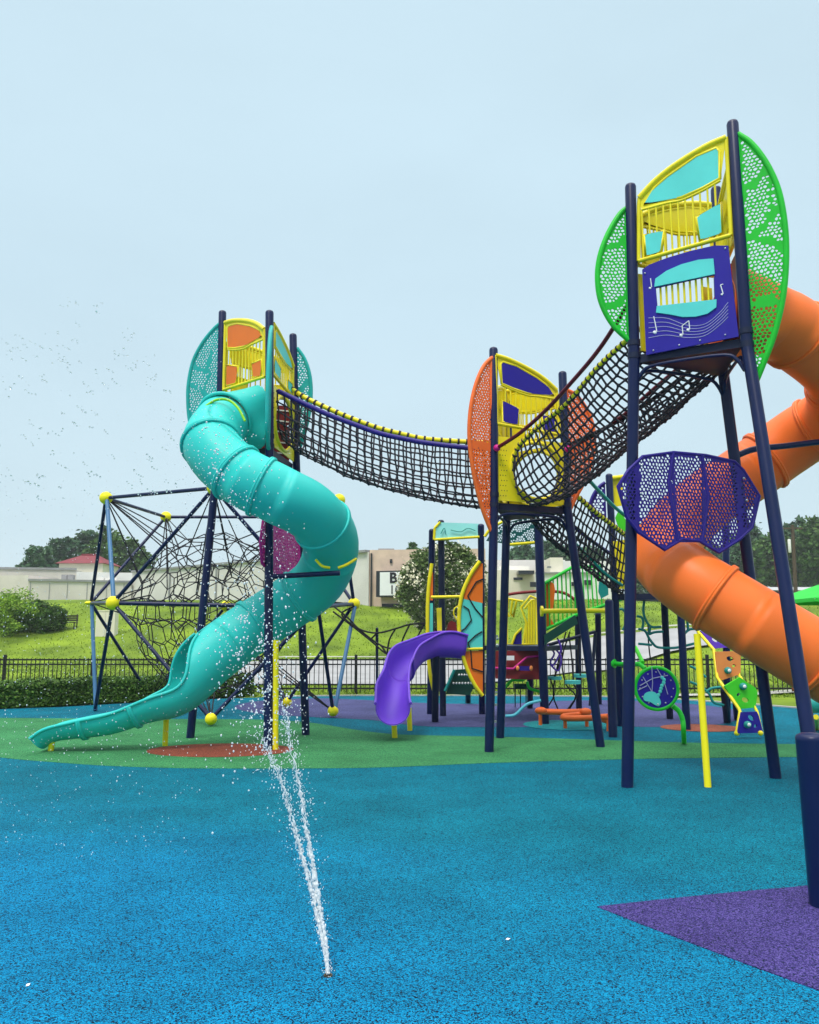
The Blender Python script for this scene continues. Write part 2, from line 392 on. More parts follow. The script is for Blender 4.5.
# road, its kerbs and the path
def drape(name, rows, m, dz, nx=24):
    b = MB(); vs_ = []; w = 9
    P_ = []
    for (x0, a0, b0), (x1, a1, b1) in zip(rows, rows[1:]):
        k = max(2, int((x1 - x0) / 1.2))
        for i in range(k): t = i / k; P_.append((x0 + (x1 - x0) * t, a0 + (a1 - a0) * t, b0 + (b1 - b0) * t))
    P_.append(rows[-1])
    for x, a, c in P_:
        for j in range(w):
            y = a + (c - a) * j / (w - 1); vs_.append((x, y, max(ht(x, y), ht(x, y - .4), ht(x, y + .4)) + dz))
    b.add(vs_, [[i * w + j, (i + 1) * w + j, (i + 1) * w + j + 1, i * w + j + 1] for i in range(len(P_) - 1) for j in range(w - 1)], True)
    return struct(b.build(name, m))
m_road = mat('pale_asphalt', (.33, .33, .34), .9, .14, .8, bump=.2, bscale=50, dirt=.25)
rows = [(-7.5, 28, 40), (-6, 26.5, 41.2), (2, 26.5, 41.5), (6, 32, 41.2), (10.5, 35, 40), (16, 38, 42), (40, 43, 46)]
drape('road', rows, m_road, .05)
drape('kerb', [(x, b, b + .35) for x, a, b in rows], m_conc, .16)
drape('footpath', [(5, 21.1, 21.9), (8.5, 21.6, 22.3), (12, 24, 25), (20, 27, 28)], m_conc, .05)
# grass blades: one mass on the lawn and hill
rnd = random.Random(3); gb = MB(); vs_ = []; fs = []
for i in range(52000):
    y = 20.5 + 36 * rnd.random() ** 1.6; x = (rnd.uniform(-.56, .56)) * y
    k = [r for r in rows if r[0] <= x]
    if k:
        j = rows.index(k[-1]); r0 = rows[j]; r1 = rows[min(j + 1, len(rows) - 1)]; t = (x - r0[0]) / max(.01, r1[0] - r0[0])
        if r0[1] + (r1[1] - r0[1]) * t - .3 < y < r0[2] + (r1[2] - r0[2]) * t + .5: continue
    if y < 21.4 + max(0, (abs(x - 1) - 2) * .0): continue
    h = rnd.uniform(.02, .06) * (1 + y / 60); w = .010 + y * .0005; a = rnd.uniform(0, math.pi); z = ht(x, y)
    dx, dy = math.cos(a) * w, math.sin(a) * w; o = len(vs_)
    vs_ += [(x - dx, y - dy, z - .01), (x + dx, y + dy, z - .01), (x + rnd.uniform(-.06, .06), y + rnd.uniform(-.06, .06), z + h)]; fs.append([o, o + 1, o + 2])
gb.add(vs_, fs, False)
m_blade = mat('grass_blades', (.08, .165, .010), .8, .2, 1, spec=.2, island=1, col2=(.22, .30, .025))
struct(gb.build('grass', m_blade), 'stuff')
# ------------------------------------------------------------------ foliage
def leaf_mat(name, c1, c2): 
    m = mat(name, c1, .6, .25, .8, spec=.25, island=1, col2=c2)
    return m
def crown(mb, c, r, clumps, leaves, size, seed, squash=1.0, shell=.55, base=-1.0, cs=1.0):
    rn = random.Random(seed); c = V(c); vs_ = []; fs = []
    for k in range(clumps):
        while True:
            d = V((rn.gauss(0, 1), rn.gauss(0, 1), rn.gauss(0, 1))).normalized()
            if d.z > base: break
        rad = rn.uniform(shell, 1.0) * (1 + .22 * noise.noise(d * 2.1 + V((seed, 0, 0))))
        cc = c + V((d.x * r[0], d.y * r[1], d.z * r[2])) * rad; cr_ = rn.uniform(.13, .27) * min(r) * cs
        for l in range(leaves):
            q = cc + V((rn.gauss(0, .6), rn.gauss(0, .6), rn.gauss(0, .5))) * cr_
            s = size * rn.uniform(.6, 1.4); u = V((rn.gauss(0, 1), rn.gauss(0, 1), rn.gauss(0, .6))).normalized(); w = u.orthogonal().normalized()
            w = (w * math.cos(rn.random() * 6) + u.cross(w) * math.sin(rn.random() * 6)).normalized()
            o = len(vs_); vs_ += [q - u * s, q + w * s * .5, q + u * s, q - w * s * .5]; fs.append([o, o + 1, o + 2, o + 3])
    mb.add(vs_, fs, False); return mb
m_bark = mat('bark', (.07, .05, .035), .9, .3, 6, bump=.4)
m_leafA = leaf_mat('dark_leaves', (.016, .055, .012), (.05, .12, .022))
m_leafB = leaf_mat('mid_leaves', (.03, .09, .014), (.09, .18, .03))
m_leafH = leaf_mat('hedge_leaves', (.014, .05, .008), (.10, .20, .025))
m_leafL = leaf_mat('lime_leaves', (.12, .25, .018), (.30, .46, .04))
m_leafF = leaf_mat('far_leaves', (.035, .10, .045), (.085, .17, .075))
m_flower = mat('white_blossom', (.78, .74, .55), .7, .1)
def tree(px, top, base_py, Y, halfw, label, group=None, m=None, kind='broadleaf_tree', cl=46, lv=70, size=None, seed=1, trunk=.34, flat=.5):
    """a tapered trunk with limbs under an uneven crown"""
    b = P(px, base_py, Y); t = P(px, top, Y); h = t.z - b.z; w = halfw * Y / F
    th = thing(kind, b, label, 'tree', group)
    rn = random.Random(seed); tb = MB(); fork = b + UP * h * trunk
    tb.tube([b - UP * .3, b + UP * h * trunk * .5 + V((rn.uniform(-.05, .05) * h, 0, 0)), fork, b + UP * h * .75], [h * .03, h * .024, h * .02, h * .006], 7)
    for i in range(5):
        a = i * 1.26 + rn.random(); e_ = b + V((math.cos(a) * w * .6, math.sin(a) * w * .6, h * rn.uniform(.55, .8)))
        tb.tube([fork - UP * h * .05, (fork + e_) / 2 - UP * h * .03, e_], [h * .013, h * .009, h * .004], 5)
    tb.build('trunk', m_bark, th)
    cz = b.z + h * (trunk * .75 + 1) / 2; cb = MB()
    crown(cb, (b.x, b.y, cz), (w, w, (t.z - cz) / 1.06), cl, lv, size or h * .03, seed)
    cb.build('crown', m or m_leafF, th); return th
# trees along the skyline, left to right
for i, (px, top, Y, hw, m_, lb) in enumerate([
    (38, 546, 105, 17, m_leafF, 'leftmost dark tree over the long pale wall, lower than its neighbours'),
    (60, 537, 108, 15, m_leafF, 'dark round tree just left of the red roof'),
    (84, 531, 110, 17, m_leafF, 'tallest of the dark trees, standing behind the red roof'),
    (108, 528, 104, 20, m_leafB, 'broad tree right of the red roof behind the climbing net'),
    (133, 540, 106, 16, m_leafB, 'low tree behind the net climber at the right end of the left grove'),
    (414, 541, 90, 9, m_leafB, 'small treetop showing between the brick shop and the flowering shrub'),
    (525, 546, 110, 22, m_leafF, 'rounded tree over the white building, left of its neighbour'),
    (556, 541, 116, 24, m_leafF, 'bigger rounded tree over the white building, beside the sagging net'),
    (590, 548, 112, 20, m_leafF, 'tree over the white building farthest right, behind the leaning post'),
    (652, 540, 120, 26, m_leafF, 'hazy tree mostly hidden behind the orange tube slide'),
    (700, 535, 118, 26, m_leafF, 'hazy tree behind the violet fan panel'),
    (752, 522, 112, 22, m_leafF, 'dark tree between the two right tower legs'),
    (775, 527, 108, 18, m_leafB, 'tree left of the utility pole'),
    (798, 520, 112, 20, m_leafF, 'tall tree straight behind the utility pole'),
    (822, 516, 106, 22, m_leafB, 'tallest tree at the right edge over the green canopy'),
    (850, 520, 112, 26, m_leafF, 'tree cut by the right edge')]):
    if px > 830: continue
    base = 598 if px < 420 else 600
    tree(px, top, base, Y, hw, lb, 'trees along the skyline', m_, seed=20 + i, cl=120, lv=90, size=.30, trunk=.16)
wb = MB()
for i in range(60):
    x = -110 + i * 4.2 + random.uniform(-1, 1); y = random.uniform(135, 160)
    if -52 < x < -8: pass
    hh = random.uniform(5.2, 7.6) + (3.4 if x > 30 else 0)
    crown(wb, (x, y, 3.5 + hh * .5), (3.2, 3, hh * .55), 22, 34, .6, 300 + i)
struct(wb.build('distant_wood', m_leafF), 'stuff')
# flowering shrub-tree by the shop sign
bt = P(437, 628, 42); th = thing('flowering_tree', bt, 'big round dark green tree speckled with white blossom beside the shop sign', 'tree')
tb = MB()
for i in range(5):
    a = i * 1.3; tb.tube([bt + V((math.cos(a) * .15, math.sin(a) * .15, -.2)), bt + V((math.cos(a) * .5, math.sin(a) * .5, 1.2)), bt + V((math.cos(a) * 1.2, math.sin(a) * 1.2, 2.8))], [.09, .07, .03], 6)
tb.build('trunk', m_bark, th); cb = MB(); cc = P(443, 587, 42)
crown(cb, cc, (2.0, 2.0, 2.0), 560, 80, .095, 51, shell=.82, cs=.6); crown(cb, cc - UP * .1, (1.75, 1.75, 1.75), 160, 80, .12, 52, shell=.3)
cb.build('crown', leaf_mat('shrub_leaves', (.035, .075, .014), (.13, .20, .045)), th)
fb = MB(); crown(fb, cc, (2.08, 2.08, 2.08), 300, 14, .075, 53, shell=.93, cs=.6); fb.build('blossom', m_flower, th)
# clipped hedge and the loose shrubs on the left
ha, hb = G(-70, 713), G(256, 696); hd = (hb - ha); L = hd.length; hd.normalize(); hn = V((-hd.y, hd.x, 0))
if hn.y < 0: hn = -hn
hg = thing('clipped_hedge', (ha + hb) / 2, 'low clipped dark green hedge along the left edge of the rubber surface', 'hedge')
cb = MB(); rn = random.Random(5); vs_ = []; fs = []
for i in range(26000):
    a = rn.random() * L; f_ = rn.random()
    if f_ < .55: q = ha + hd * a + hn * (.12 + rn.gauss(0, .03)) + UP * rn.uniform(.02, .5)
    else: q = ha + hd * a + hn * rn.uniform(.1, .8) + UP * (.5 + rn.gauss(0, .03) + .04 * noise.noise(V((a, 0, 0))))
    s = rn.uniform(.02, .042); u = V((rn.gauss(0, 1), rn.gauss(0, 1), rn.gauss(0, 1))).normalized(); w = u.orthogonal().normalized()
    o = len(vs_); vs_ += [q - u * s, q + w * s * .55, q + u * s, q - w * s * .55]; fs.append([o, o + 1, o + 2, o + 3])
cb.add(vs_, fs, False)
cb.hex([ha + hn * .2, hb + hn * .2, hb + hn * .7, ha + hn * .7] + [p + UP * .44 for p in (ha + hn * .2, hb + hn * .2, hb + hn * .7, ha + hn * .7)])
cb.build('foliage', m_leafH, hg)
for i in range(7):
    p = ha + hd * (L * (i + .5) / 7) + hn * .45
    MB().tube([p - UP * .05, p + UP * .3], [.03, .015], 6).build('stem', m_bark, hg)
def GT(px, py):
    d = ray(px, py); t = 20.0
    while t < 200:
        q = O + d * t
        if q.z <= ht(q.x, q.y): return q
        t += .1
    return O + d * 60
def shrub(px, py, Y, rx, rz, m, label, seed, size=.09):
    b = GT(px, py); rx *= b.y / Y; rz *= b.y / Y; s = thing('garden_shrub', b, label, 'shrub', 'shrubs on the left slope')
    MB().tube([b - UP * .2, b + UP * rz], [.06, .02], 6).build('stem', m_bark, s)
    c_ = MB(); crown(c_, b + UP * rz * .85, (rx, rx * .8, rz), 110, 120, size * .75, seed, shell=.3); c_.build('foliage', m, s)
shrub(6, 633, 33, 1.3, .9, m_leafL, 'bright lime shrub at the left edge on the grass slope', 71)
shrub(36, 632, 33.8, 1.0, .66, m_leafB, 'dark green shrub right of the lime shrub', 72)
shrub(50, 631, 34.5, .65, .55, m_leafH, 'small dark reddish green shrub beside the bench', 73)
shrub(-22, 634, 34, 1.0, .9, m_leafB, 'shrub half out of the picture beyond the lime shrub', 74) if False else None
# ------------------------------------------------------------------ fence
fy = 22.6; x0, x1 = -15.2, 15.4
fr = thing('picket_fence', (0, fy, 0), 'long black metal picket fence between the playground and the road', 'fence')
m_fence = mat('black_fence_paint', (.012, .013, .015), .5)
xp = x0
while xp < x1 - .1:
    MB().box((xp - .035, fy - .035, -.1), (xp + .035, fy + .035, .99)).build('post', m_fence, fr)
    b = MB(); e_ = min(x1, xp + 2.3)
    b.box((xp + .035, fy - .015, .84), (e_ - .035, fy + .015, .88)); b.box((xp + .035, fy - .015, .72), (e_ - .035, fy + .015, .755)); b.box((xp + .035, fy - .015, .10), (e_ - .035, fy + .015, .14))
    k = int((e_ - xp) / .115)
    for i in range(1, k): q = xp + (e_ - xp) * i / k; b.box((q - .009, fy - .009, .04), (q + .009, fy + .009, .90))
    b.build('picket_panel', m_fence, fr); xp += 2.3
# ------------------------------------------------------------------ buildings behind the hill
m_beige = mat('beige_render', (.64, .585, .54), .85, .10, .5, bump=.15, bscale=12, dirt=.25)
m_grey = mat('grey_white_render', (.66, .63, .61), .85, .10, .5, dirt=.25)
m_pinkbrick = mat('pink_brick', (.68, .50, .40), .85, .12, 1.5, bump=.2, bscale=20, dirt=.15)
m_cream = mat('cream_render', (.76, .70, .58), .85, .08, .6, dirt=.15)
m_whitew = mat('white_wall', (.76, .75, .72), .8, .08, .5, dirt=.2)
m_redroof = mat('red_roof_tile', (.20, .035, .045), .7, .2, 3, bump=.4, bscale=10)
m_dark = mat('dark_glass', (.02, .025, .03), .2)
m_trim = mat('grey_trim', (.28, .28, .29), .7)
def at_z(px, Y, z): p = P(px, 600, Y); return V((p.x, Y, z))
def ztop(px, py, Y): return P(px, py, Y).z
def block(parent, name, quad, z0, z1, m):
    return MB().hex([V((p.x, p.y, z0)) for p in quad] + [V((p.x, p.y, z1)) for p in quad]).build(name, m, parent)
def wallpiece(a, b, depth):
    d = (b - a); n = V((-d.y, d.x, 0)).normalized()
    if n.y < 0: n = -n
    return [a, b, b + n * depth, a + n * depth]
def wpt(a, b, t, out_=0.0):
    d = (b - a); n = V((-d.y, d.x, 0)).normalized()
    if n.y > 0: n = -n
    return a + d * t + n * out_
def wbox(parent, name, a, b, t0, t1, z0, z1, out_, m, inn=.02):
    p, q = wpt(a, b, t0, out_), wpt(a, b, t1, out_); p2, q2 = wpt(a, b, t0, -inn), wpt(a, b, t1, -inn)
    f = lambda r, z: V((r.x, r.y, z))
    return MB().hex([f(p, z0), f(q, z0), f(q2, z0), f(p2, z0), f(p, z1), f(q, z1), f(q2, z1), f(p2, z1)]).build(name, m, parent)
# brick shop with an oblique grey side wall
A, B_, C_ = at_z(371, 55, 0), at_z(131, 73, 0), at_z(486, 54, 0)
z1 = ztop(371, 552, 55)
bd = thing('shop_building', V((A.x, A.y, 3)), 'flat roofed shop with grey side wall and pink brick front behind the flowering tree', 'building')
nrm_ = V((0, 1, 0))
block(bd, 'side_wall', [B_, A + V((-.15, 0, 0)), A + V((-.15, 12, 0)), B_ + V((0, 12, 0))], 2.2, z1, m_grey)
block(bd, 'front_wall', [A + V((-.1, -.12, 0)), C_, C_ + V((0, 10, 0)), A + V((-.1, 10, 0))], 2.2, z1 + .12, m_pinkbrick)
wbox(bd, 'drainpipe', A, C_, .0, .012, 2.5, z1 - .1, .3, m_dark)
wbox(bd, 'wall_vent', A, C_, .17, .19, z1 - .75, z1 - .5, .22, m_dark)
wbox(bd, 'doorway', A, C_, .1, .42, 2.6, z1 - 3.35, .16, m_dark)
for t in (.2, .42, .63, .82): wbox(bd, 'pilaster', B_, A, t, t + .006, 2.4, z1 - .3, .12, m_trim)
wbox(bd, 'coping', B_, A + V((-.3, 0, 0)), 0, 1, z1 - .02, z1 + .14, .14, m_trim, .3)
u0 = at_z(378, 60, 0); u1 = at_z(394, 60, 0); zz = ztop(380, 548.5, 60)
block(bd, 'roof_unit', wallpiece(u0, u1, 1.5), z1 - .1, zz, m_trim)
sg0, sg1 = at_z(376, 53.9, 0), at_z(412, 53.2, 0); zs0, zs1 = ztop(377, 597, 53.9), ztop(377, 571, 53.9)
sg = thing('shop_sign', V((sg0.x, sg0.y, zs0)), 'white boxed shop sign with black lettering partly hidden by the flowering tree', 'sign')
d_ = (sg1 - sg0).normalized(); qd = wallpiece(sg0, sg1, .9)
block(sg, 'sign_box', qd, zs0, zs1, m_dark)
fq = [wpt(sg0, sg1, .11, .03), wpt(sg0, sg1, .995, .03), wpt(sg0, sg1, .995, -.01), wpt(sg0, sg1, .11, -.01)]
block(sg, 'sign_face', fq, zs0 + .09, zs1 - .09, m_white)
def letter(txt, loc, size, m, parent, name, bold=0.0, rz=0.0):
    cu = bpy.data.curves.new(name, 'FONT'); cu.body = txt; cu.size = size; cu.extrude = .012; cu.offset = bold
    tmp = bpy.data.objects.new('tmp', cu); COL.objects.link(tmp); bpy.context.view_layer.update()
    me = bpy.data.meshes.new_from_object(tmp.evaluated_get(bpy.context.evaluated_depsgraph_get())); bpy.data.objects.remove(tmp)
    me.materials.clear(); me.materials.append(m)
    M_ = Matrix.Translation(V(loc) - V(parent['_o'])) @ Matrix.Rotation(rz, 4, 'Z') @ Matrix.Rotation(math.pi / 2, 4, 'X')
    me.transform(M_); o = bpy.data.objects.new(name, me); COL.objects.link(o); o.parent = parent; return o
rz_ = math.atan2(d_.y, d_.x); hh = zs1 - zs0
letter('B', wpt(sg0, sg1, .38, .05) + UP * (zs0 + hh * .54), hh * .55, m_black, sg, 'lettering', .03, rz_)
letter('10', wpt(sg0, sg1, .37, .05) + UP * (zs0 + hh * .11), hh * .48, m_black, sg, 'lettering', 0, rz_)
# long pale walls at the left
lw = thing('long_wall_building', at_z(60, 74, 3), 'long pale windowless building with flat roof filling the left skyline', 'building')
a, b = at_z(-60, 78, 0), at_z(75, 80, 0); zt = ztop(30, 568, 78); block(lw, 'rear_wall', wallpiece(a, b, 10), 2, zt, m_beige)
wbox(lw, 'coping', a, b, 0, 1, zt - .05, zt + .15, .12, m_trim)
a, b = at_z(-60, 73, 0), at_z(27, 71, 0); z2 = ztop(10, 576, 72); block(lw, 'wall', wallpiece(a, b, 4), 2, z2, m_beige)
a, b = at_z(27, 70, 0), at_z(131, 72.6, 0); z2 = ztop(80, 581.5, 71); block(lw, 'low_wall', wallpiece(a, b, 3), 2, z2, m_beige)
wbox(lw, 'coping', a, b, 0, 1, z2 - .02, z2 + .16, .12, m_trim)
for t in (.02, .2, .37, .56, .75, .92): wbox(lw, 'wall_joint', a, b, t, t + .006, 2.5, z2 - .1, .04, m_trim)
a, b = at_z(75, 76, 0), at_z(133, 77, 0); z3 = ztop(90, 572, 76); block(lw, 'rear_wall', wallpiece(a, b, 5), 2, z3, m_whitew)
for px in (60, 66, 97, 104, 110):
    p = at_z(px, 73.5, 0); block(lw, 'roof_unit', wallpiece(p, p + V((.45, .05, 0)), .8), z2 - .6, z2 + (.75 if px < 90 else .5), m_trim if px < 90 else m_whitew)
rh = thing('red_roofed_pavilion', at_z(78, 92, 3), 'cream pavilion with a low red hipped roof behind the long pale wall', 'building')
a, b = at_z(57, 92, 0), at_z(101, 92, 0); ze = ztop(78, 563, 92); za = ztop(78, 553, 92)
q = wallpiece(a, b, 5); block(rh, 'wall', q, 2, ze, m_cream)
r0 = [p + (p - sum(q, V()) / 4).normalized() * .5 for p in q]; c_ = sum(q, V()) / 4
rb = MB(); v4 = [V((p.x, p.y, ze - .05)) for p in r0] + [V((c_.x - .9, c_.y, za)), V((c_.x + .9, c_.y, za))]
rb.add(v4, [[0, 1, 5, 4], [1, 2, 5], [2, 3, 4, 5], [3, 0, 4], [3, 2, 1, 0]], False); rf = rb.build('roof', m_redroof, rh)
MB().box((c_.x - .9, c_.y - .15, za - .05), (c_.x + .9, c_.y + .15, za + .14)).build('ridge', m_redroof, rf)
# white buildings right of the shrub
wbd = thing('white_building', at_z(540, 66, 3), 'white commercial building with stepped flat roofs and a small dark canopy', 'building')
def wb_block(px0, px1, top, Y, dep, m, name='wall', z0=2.2):
    a, b = at_z(px0, Y, 0), at_z(px1, Y, 0); block(wbd, name, wallpiece(a, b, dep), z0, ztop((px0 + px1) / 2, top, Y), m); return a, b
wb_block(478, 566, 560, 74, 8, m_grey); a, b = wb_block(492, 536, 570, 68, 5.8, m_cream)
wb_block(551, 564, 557.5, 66, 7, m_cream); wb_block(564, 620, 561, 68, 7, m_whitew); wb_block(536, 620, 573, 65.4, .5, m_whitew); wb_block(500, 530, 566, 70, 3, m_whitew)
def wdet(name, px0, px1, y0, y1, Y, m, dep=.12): 
    a_, b_ = at_z(px0, Y, 0), at_z(px1, Y, 0); block(wbd, name, wallpiece(a_, b_, dep), ztop(px0, y1, Y), ztop(px0, y0, Y), m)
wdet('window', 514, 523, 577.5, 580, 67.9, m_dark); wdet('window', 530.5, 537, 582, 587, 65.2, m_dark); wdet('canopy', 519, 535, 570.5, 574, 66.8, m_dark, 1.2)
wdet('door', 506, 508.5, 577, 596, 67.9, m_trim); wdet('window', 548, 552, 566, 568, 65.2, m_trim); wdet('window', 572, 577, 582, 586, 65.2, m_dark); wdet('window', 585, 592, 580, 585, 65.2, m_dark)
wdet('fascia', 536, 620, 572, 573.5, 65.2, m_trim, .2)
# low dark roofed house by the pole
lh = thing('low_house', at_z(800, 72, 3), 'long low house with a grey roof half hidden by the green canopy', 'building')
a, b = at_z(690, 72, 0), at_z(880, 72, 0)
block(lh, 'wall', wallpiece(a, b, 6), 2.5, ztop(790, 590, 72), m_trim)
q = wallpiece(a + V((-.5, -.6, 0)), b + V((.5, -.6, 0)), 7.5); zl, zr_ = ztop(790, 588.5, 71), ztop(790, 582.5, 72)
m_roofgrey = mat('pale_metal_roof', (.42, .43, .44), .6, .1)
MB().hex([V((p.x, p.y, zl - .12)) for p in q] + [V((p.x, p.y + (1.5 if i < 2 else 0), zr_ if i > 1 else zl)) for i, p in enumerate(q)]).build('roof', m_roofgrey, lh)
for t in (.12, .3, .45, .58, .7): wbox(lh, 'window', a, b, t, t + .05, 3.6, ztop(790, 591.5, 72), .04, m_dark)
# utility pole
pb = P(796, 600, 62); pt = P(792.5, 525, 62)
up = thing('utility_pole', pb, 'brown wooden utility pole with a pale transformer can in front of the trees', 'utility pole')
m_wood = mat('weathered_wood', (.09, .065, .045), .9, .2, 4)
MB().tube([pb - UP * .4, pt], [.16, .12], 8).build('pole', m_wood, up)
zt = pt - UP * 1.1 + V((-.34, -.05, 0)); MB().tube([zt - UP * .95, zt - UP * .9, zt, zt + UP * .05], [.08, .11, .11, .07], 10).build('transformer', m_whitew, up)
MB().beam(pt + V((-.7, 0, -.25)), pt + V((.7, 0, -.25)), .1, .12).build('cross_arm', m_wood, up)
# green shade canopy at the right edge
ct = P(842, 577, 24); cy = 24
uc = thing('shade_canopy', V((ct.x, cy, 0)), 'bright green pyramid shade canopy at the right edge under the trees', 'shade canopy')
m_canopy = mat('green_canopy_cloth', (.02, .52, .04), .6, .06)
ez = P(800, 598.5, 23).z; rr = 1.55; ap = V((ct.x, cy, ct.z)); c4 = [V((ct.x + i * rr, cy + j * rr, ez)) for i, j in ((-1, -1), (1, -1), (1, 1), (-1, 1))]
b = MB(); b.add(c4 + [ap] + [p - UP * .1 for p in c4], [[0, 1, 4], [1, 2, 4], [2, 3, 4], [3, 0, 4], [0, 5, 6, 1], [1, 6, 7, 2], [2, 7, 8, 3], [3, 8, 5, 0]], False); b.build('cloth', m_canopy, uc)
MB().tube([V((ct.x, cy, 0)), ap], .05).build('pole', m_navy, uc)
b = MB()
for p in c4: b.tube([ap - UP * .05, p - UP * .03], .018, 5)
b.build('frame', m_steel, uc)
# utility cabinet and bench on the slope
p = GT(104, 637); cy_ = p.y; q0, q1 = P(95, 636, cy_), P(114, 636, cy_)
cb_ = thing('utility_cabinet', p, 'plain beige utility cabinet standing on the grass behind the climbing net', 'cabinet')
zt = P(104, 611, cy_).z
MB().box((q0.x, cy_, p.z - .3), (q1.x, cy_ + .6, zt)).build('housing', m_cream, cb_); MB().box((q0.x - .03, cy_ - .03, zt), (q1.x + .03, cy_ + .63, zt + .05)).build('lid', m_cream, cb_)
MB().box(((q0.x + q1.x) / 2 - .004, cy_ - .01, p.z - .2), ((q0.x + q1.x) / 2 + .004, cy_ - .003, zt - .04)).build('door_seam', m_trim, cb_)
p = GT(69, 629); bn = thing('park_bench', p, 'small dark slatted bench beside the shrubs on the grass', 'bench')
m_bench = mat('dark_bench_wood', (.03, .025, .025), .7)
b = MB(); 
for i in range(3): b.box((p.x - .4, p.y - .2 + i * .15, p.z + .36), (p.x + .4, p.y - .08 + i * .15, p.z + .40))
b.build('seat', m_bench, bn); b = MB()
for i in range(3): b.box((p.x - .4, p.y + .24, p.z + .46 + i * .12), (p.x + .4, p.y + .27, p.z + .55 + i * .12))
b.build('backrest', m_bench, bn)
for s in (-1, 1): MB().beam(p + V((s * .34, -.18, -.2)), p + V((s * .34, -.14, .36)), .05, .05).build('leg', m_bench, bn); MB().beam(p + V((s * .34, .26, -.2)), p + V((s * .34, .25, .85)), .05, .05).build('leg', m_bench, bn)
# ------------------------------------------------------------------ tower kit
PR = .06
def post(root, px, m=None, r=PR, name='post', sink=.05):
    """px: (x, y, Y) from the base up; the first may have Y None = on the ground"""
    pts = [G(p[0], p[1]) if p[2] is None else P(*p) for p in px]
    pts[0] = pts[0] - UP * sink
    top = pts[-1]; d = (top - pts[-2]).normalized()
    if len(pts) > 2:       # soften the bend at the deck
        k = pts[1]; pts[1:2] = [k + (pts[0] - k).normalized() * .14, k, k + (pts[2] - k).normalized() * .14]
    if r == PR and len(px) > 2:
        for k_ in (2, 3):
            a_ = pts[k_]; d_ = (pts[k_ + 1] - pts[k_]).normalized() if k_ < 3 else (pts[-1] - pts[3]).normalized()
            MB().tube([a_ - d_ * .03, a_ + d_ * .03], r + .008, 16).build('clamp', m_navy_dark, root)
    MB().tube(pts + [top + d * .025, top + d * .04], [r] * len(pts) + [r * .85, r * .4], 16).build(name, m or m_navy, root)
    return pts
def pline(pxs, Y=None, pl=None): return [PL(x, y, pl) if pl else P(x, y, Y) for x, y in pxs]
# shapes of the arched guard panel, read once on the front face of the right tower and reused on every face
Z7 = zc(580, 110, 3.427)
class Face:
    def __init__(s, a, b): s.a, s.b = V(a), V(b); s.z = (a.z + b.z) / 2; s.pl = face_plane(s.a, s.b); s.n = s.pl[1]; s.w = (V((b.x, b.y, 0)) - V((a.x, a.y, 0))).length
    def pt(s, u, h): p = s.a.lerp(s.b, u); return V((p.x, p.y, s.z + h))
    def inv(s, p): d = V((s.b.x - s.a.x, s.b.y - s.a.y, 0)); return ((p - s.a).dot(d) / d.length_squared, p.z - s.z)
R1d, R2d, R3d = P(634, 356, 8.75), P(743, 337, 8.22), P(722, 362, 9.22)
zr = (R1d.z + R2d.z) / 2
for q in (R1d, R2d, R3d): q.z = zr
RF = Face(R1d, R2d)
def rd(l): return [RF.inv(PL(*Z7(*p), RF.pl)) for p in l]
ARCH = rd([(203, 520), (203, 330), (205, 304), (260, 246), (330, 191), (430, 130), (502, 98), (518, 432)])
BIG = rd([(222, 326), (255, 272), (300, 233), (400, 163), (468, 134), (479, 146), (480, 238), (420, 272), (350, 303)])
LEFTI = rd([(222, 432), (290, 417), (280, 488), (228, 504)]); RIGHTI = rd([(400, 372), (485, 322), (490, 425), (412, 450)])
MIDL = rd([(212, 345), (300, 322), (350, 312), (420, 280), (482, 245)])
def arch_panel(root, face, flip, inset, name='guard_panel', off=0.0, m=None, k=1.0):
    hb = ARCH[0][1]; fl = lambda l: [((1 - u) if flip else u, hb + (h - hb) * k) for u, h in l]
    T = lambda l: [face.pt(u, h) + face.n * off for u, h in fl(l)]
    b = MB(); A = T(ARCH)
    arc = spline(A[2:7], 6); b.tube(arc, .034, 10)
    b.tube([A[0], A[1], A[2]], .022, 8); b.tube([A[6], A[7]], .022, 8); b.tube([A[0], A[7]], .024, 8)
    mid = spline(T(MIDL), 5); b.tube(mid, .016, 6)
    lo, hi = A[0], A[7]; F_ = fl(MIDL)
    for i in range(12):                        # bars
        t = (i + .7) / 12.4; foot = lo.lerp(hi, t); u = face.inv(foot)[0]
        us = sorted(((face.inv(q)[0], q.z) for q in mid)); top = None
        for (u0, z0), (u1, z1) in zip(us, us[1:]):
            if u0 <= u <= u1: top = z0 + (z1 - z0) * (u - u0) / max(1e-6, u1 - u0)
        if top: b.tube([foot, V((foot.x, foot.y, top))], .011, 6)
    for L in (BIG, LEFTI, RIGHTI):
        t = T(L); b.tube(t, .02, 6, closed=True)
    web = arc + [face.pt(*fl([MIDL[i]])[0]) + face.n * off for i in range(len(MIDL) - 1, -1, -1)]
    b.plate(web, face.n, .008, [T(BIG)])
    o = b.build(name, m or m_yellow, root)
    for L in (BIG, LEFTI, RIGHTI):
        MB().plate(T(L), face.n, .018, off=.004).build('inset_board', inset, o)
    return o
def deck(root, pts, th=.09):
    c = sum(pts, V()) / len(pts); q = [c + (p - c) * .97 for p in pts]
    MB().plate([p - UP * th / 2 for p in q], UP, th).build('deck', m_navy_dark, root)
    for a, b in zip(pts, pts[1:] + pts[:1]):
        d = b - a; dn = -UP
        MB().tube(spline([a + dn * .34, a + d * .06 + dn * .22, a + d * .16 + dn * .15, a + d * .5 + dn * .135, b - d * .16 + dn * .15, b - d * .06 + dn * .22, b + dn * .34], 4), .02, 6).build('deck_brace', m_navy, root)
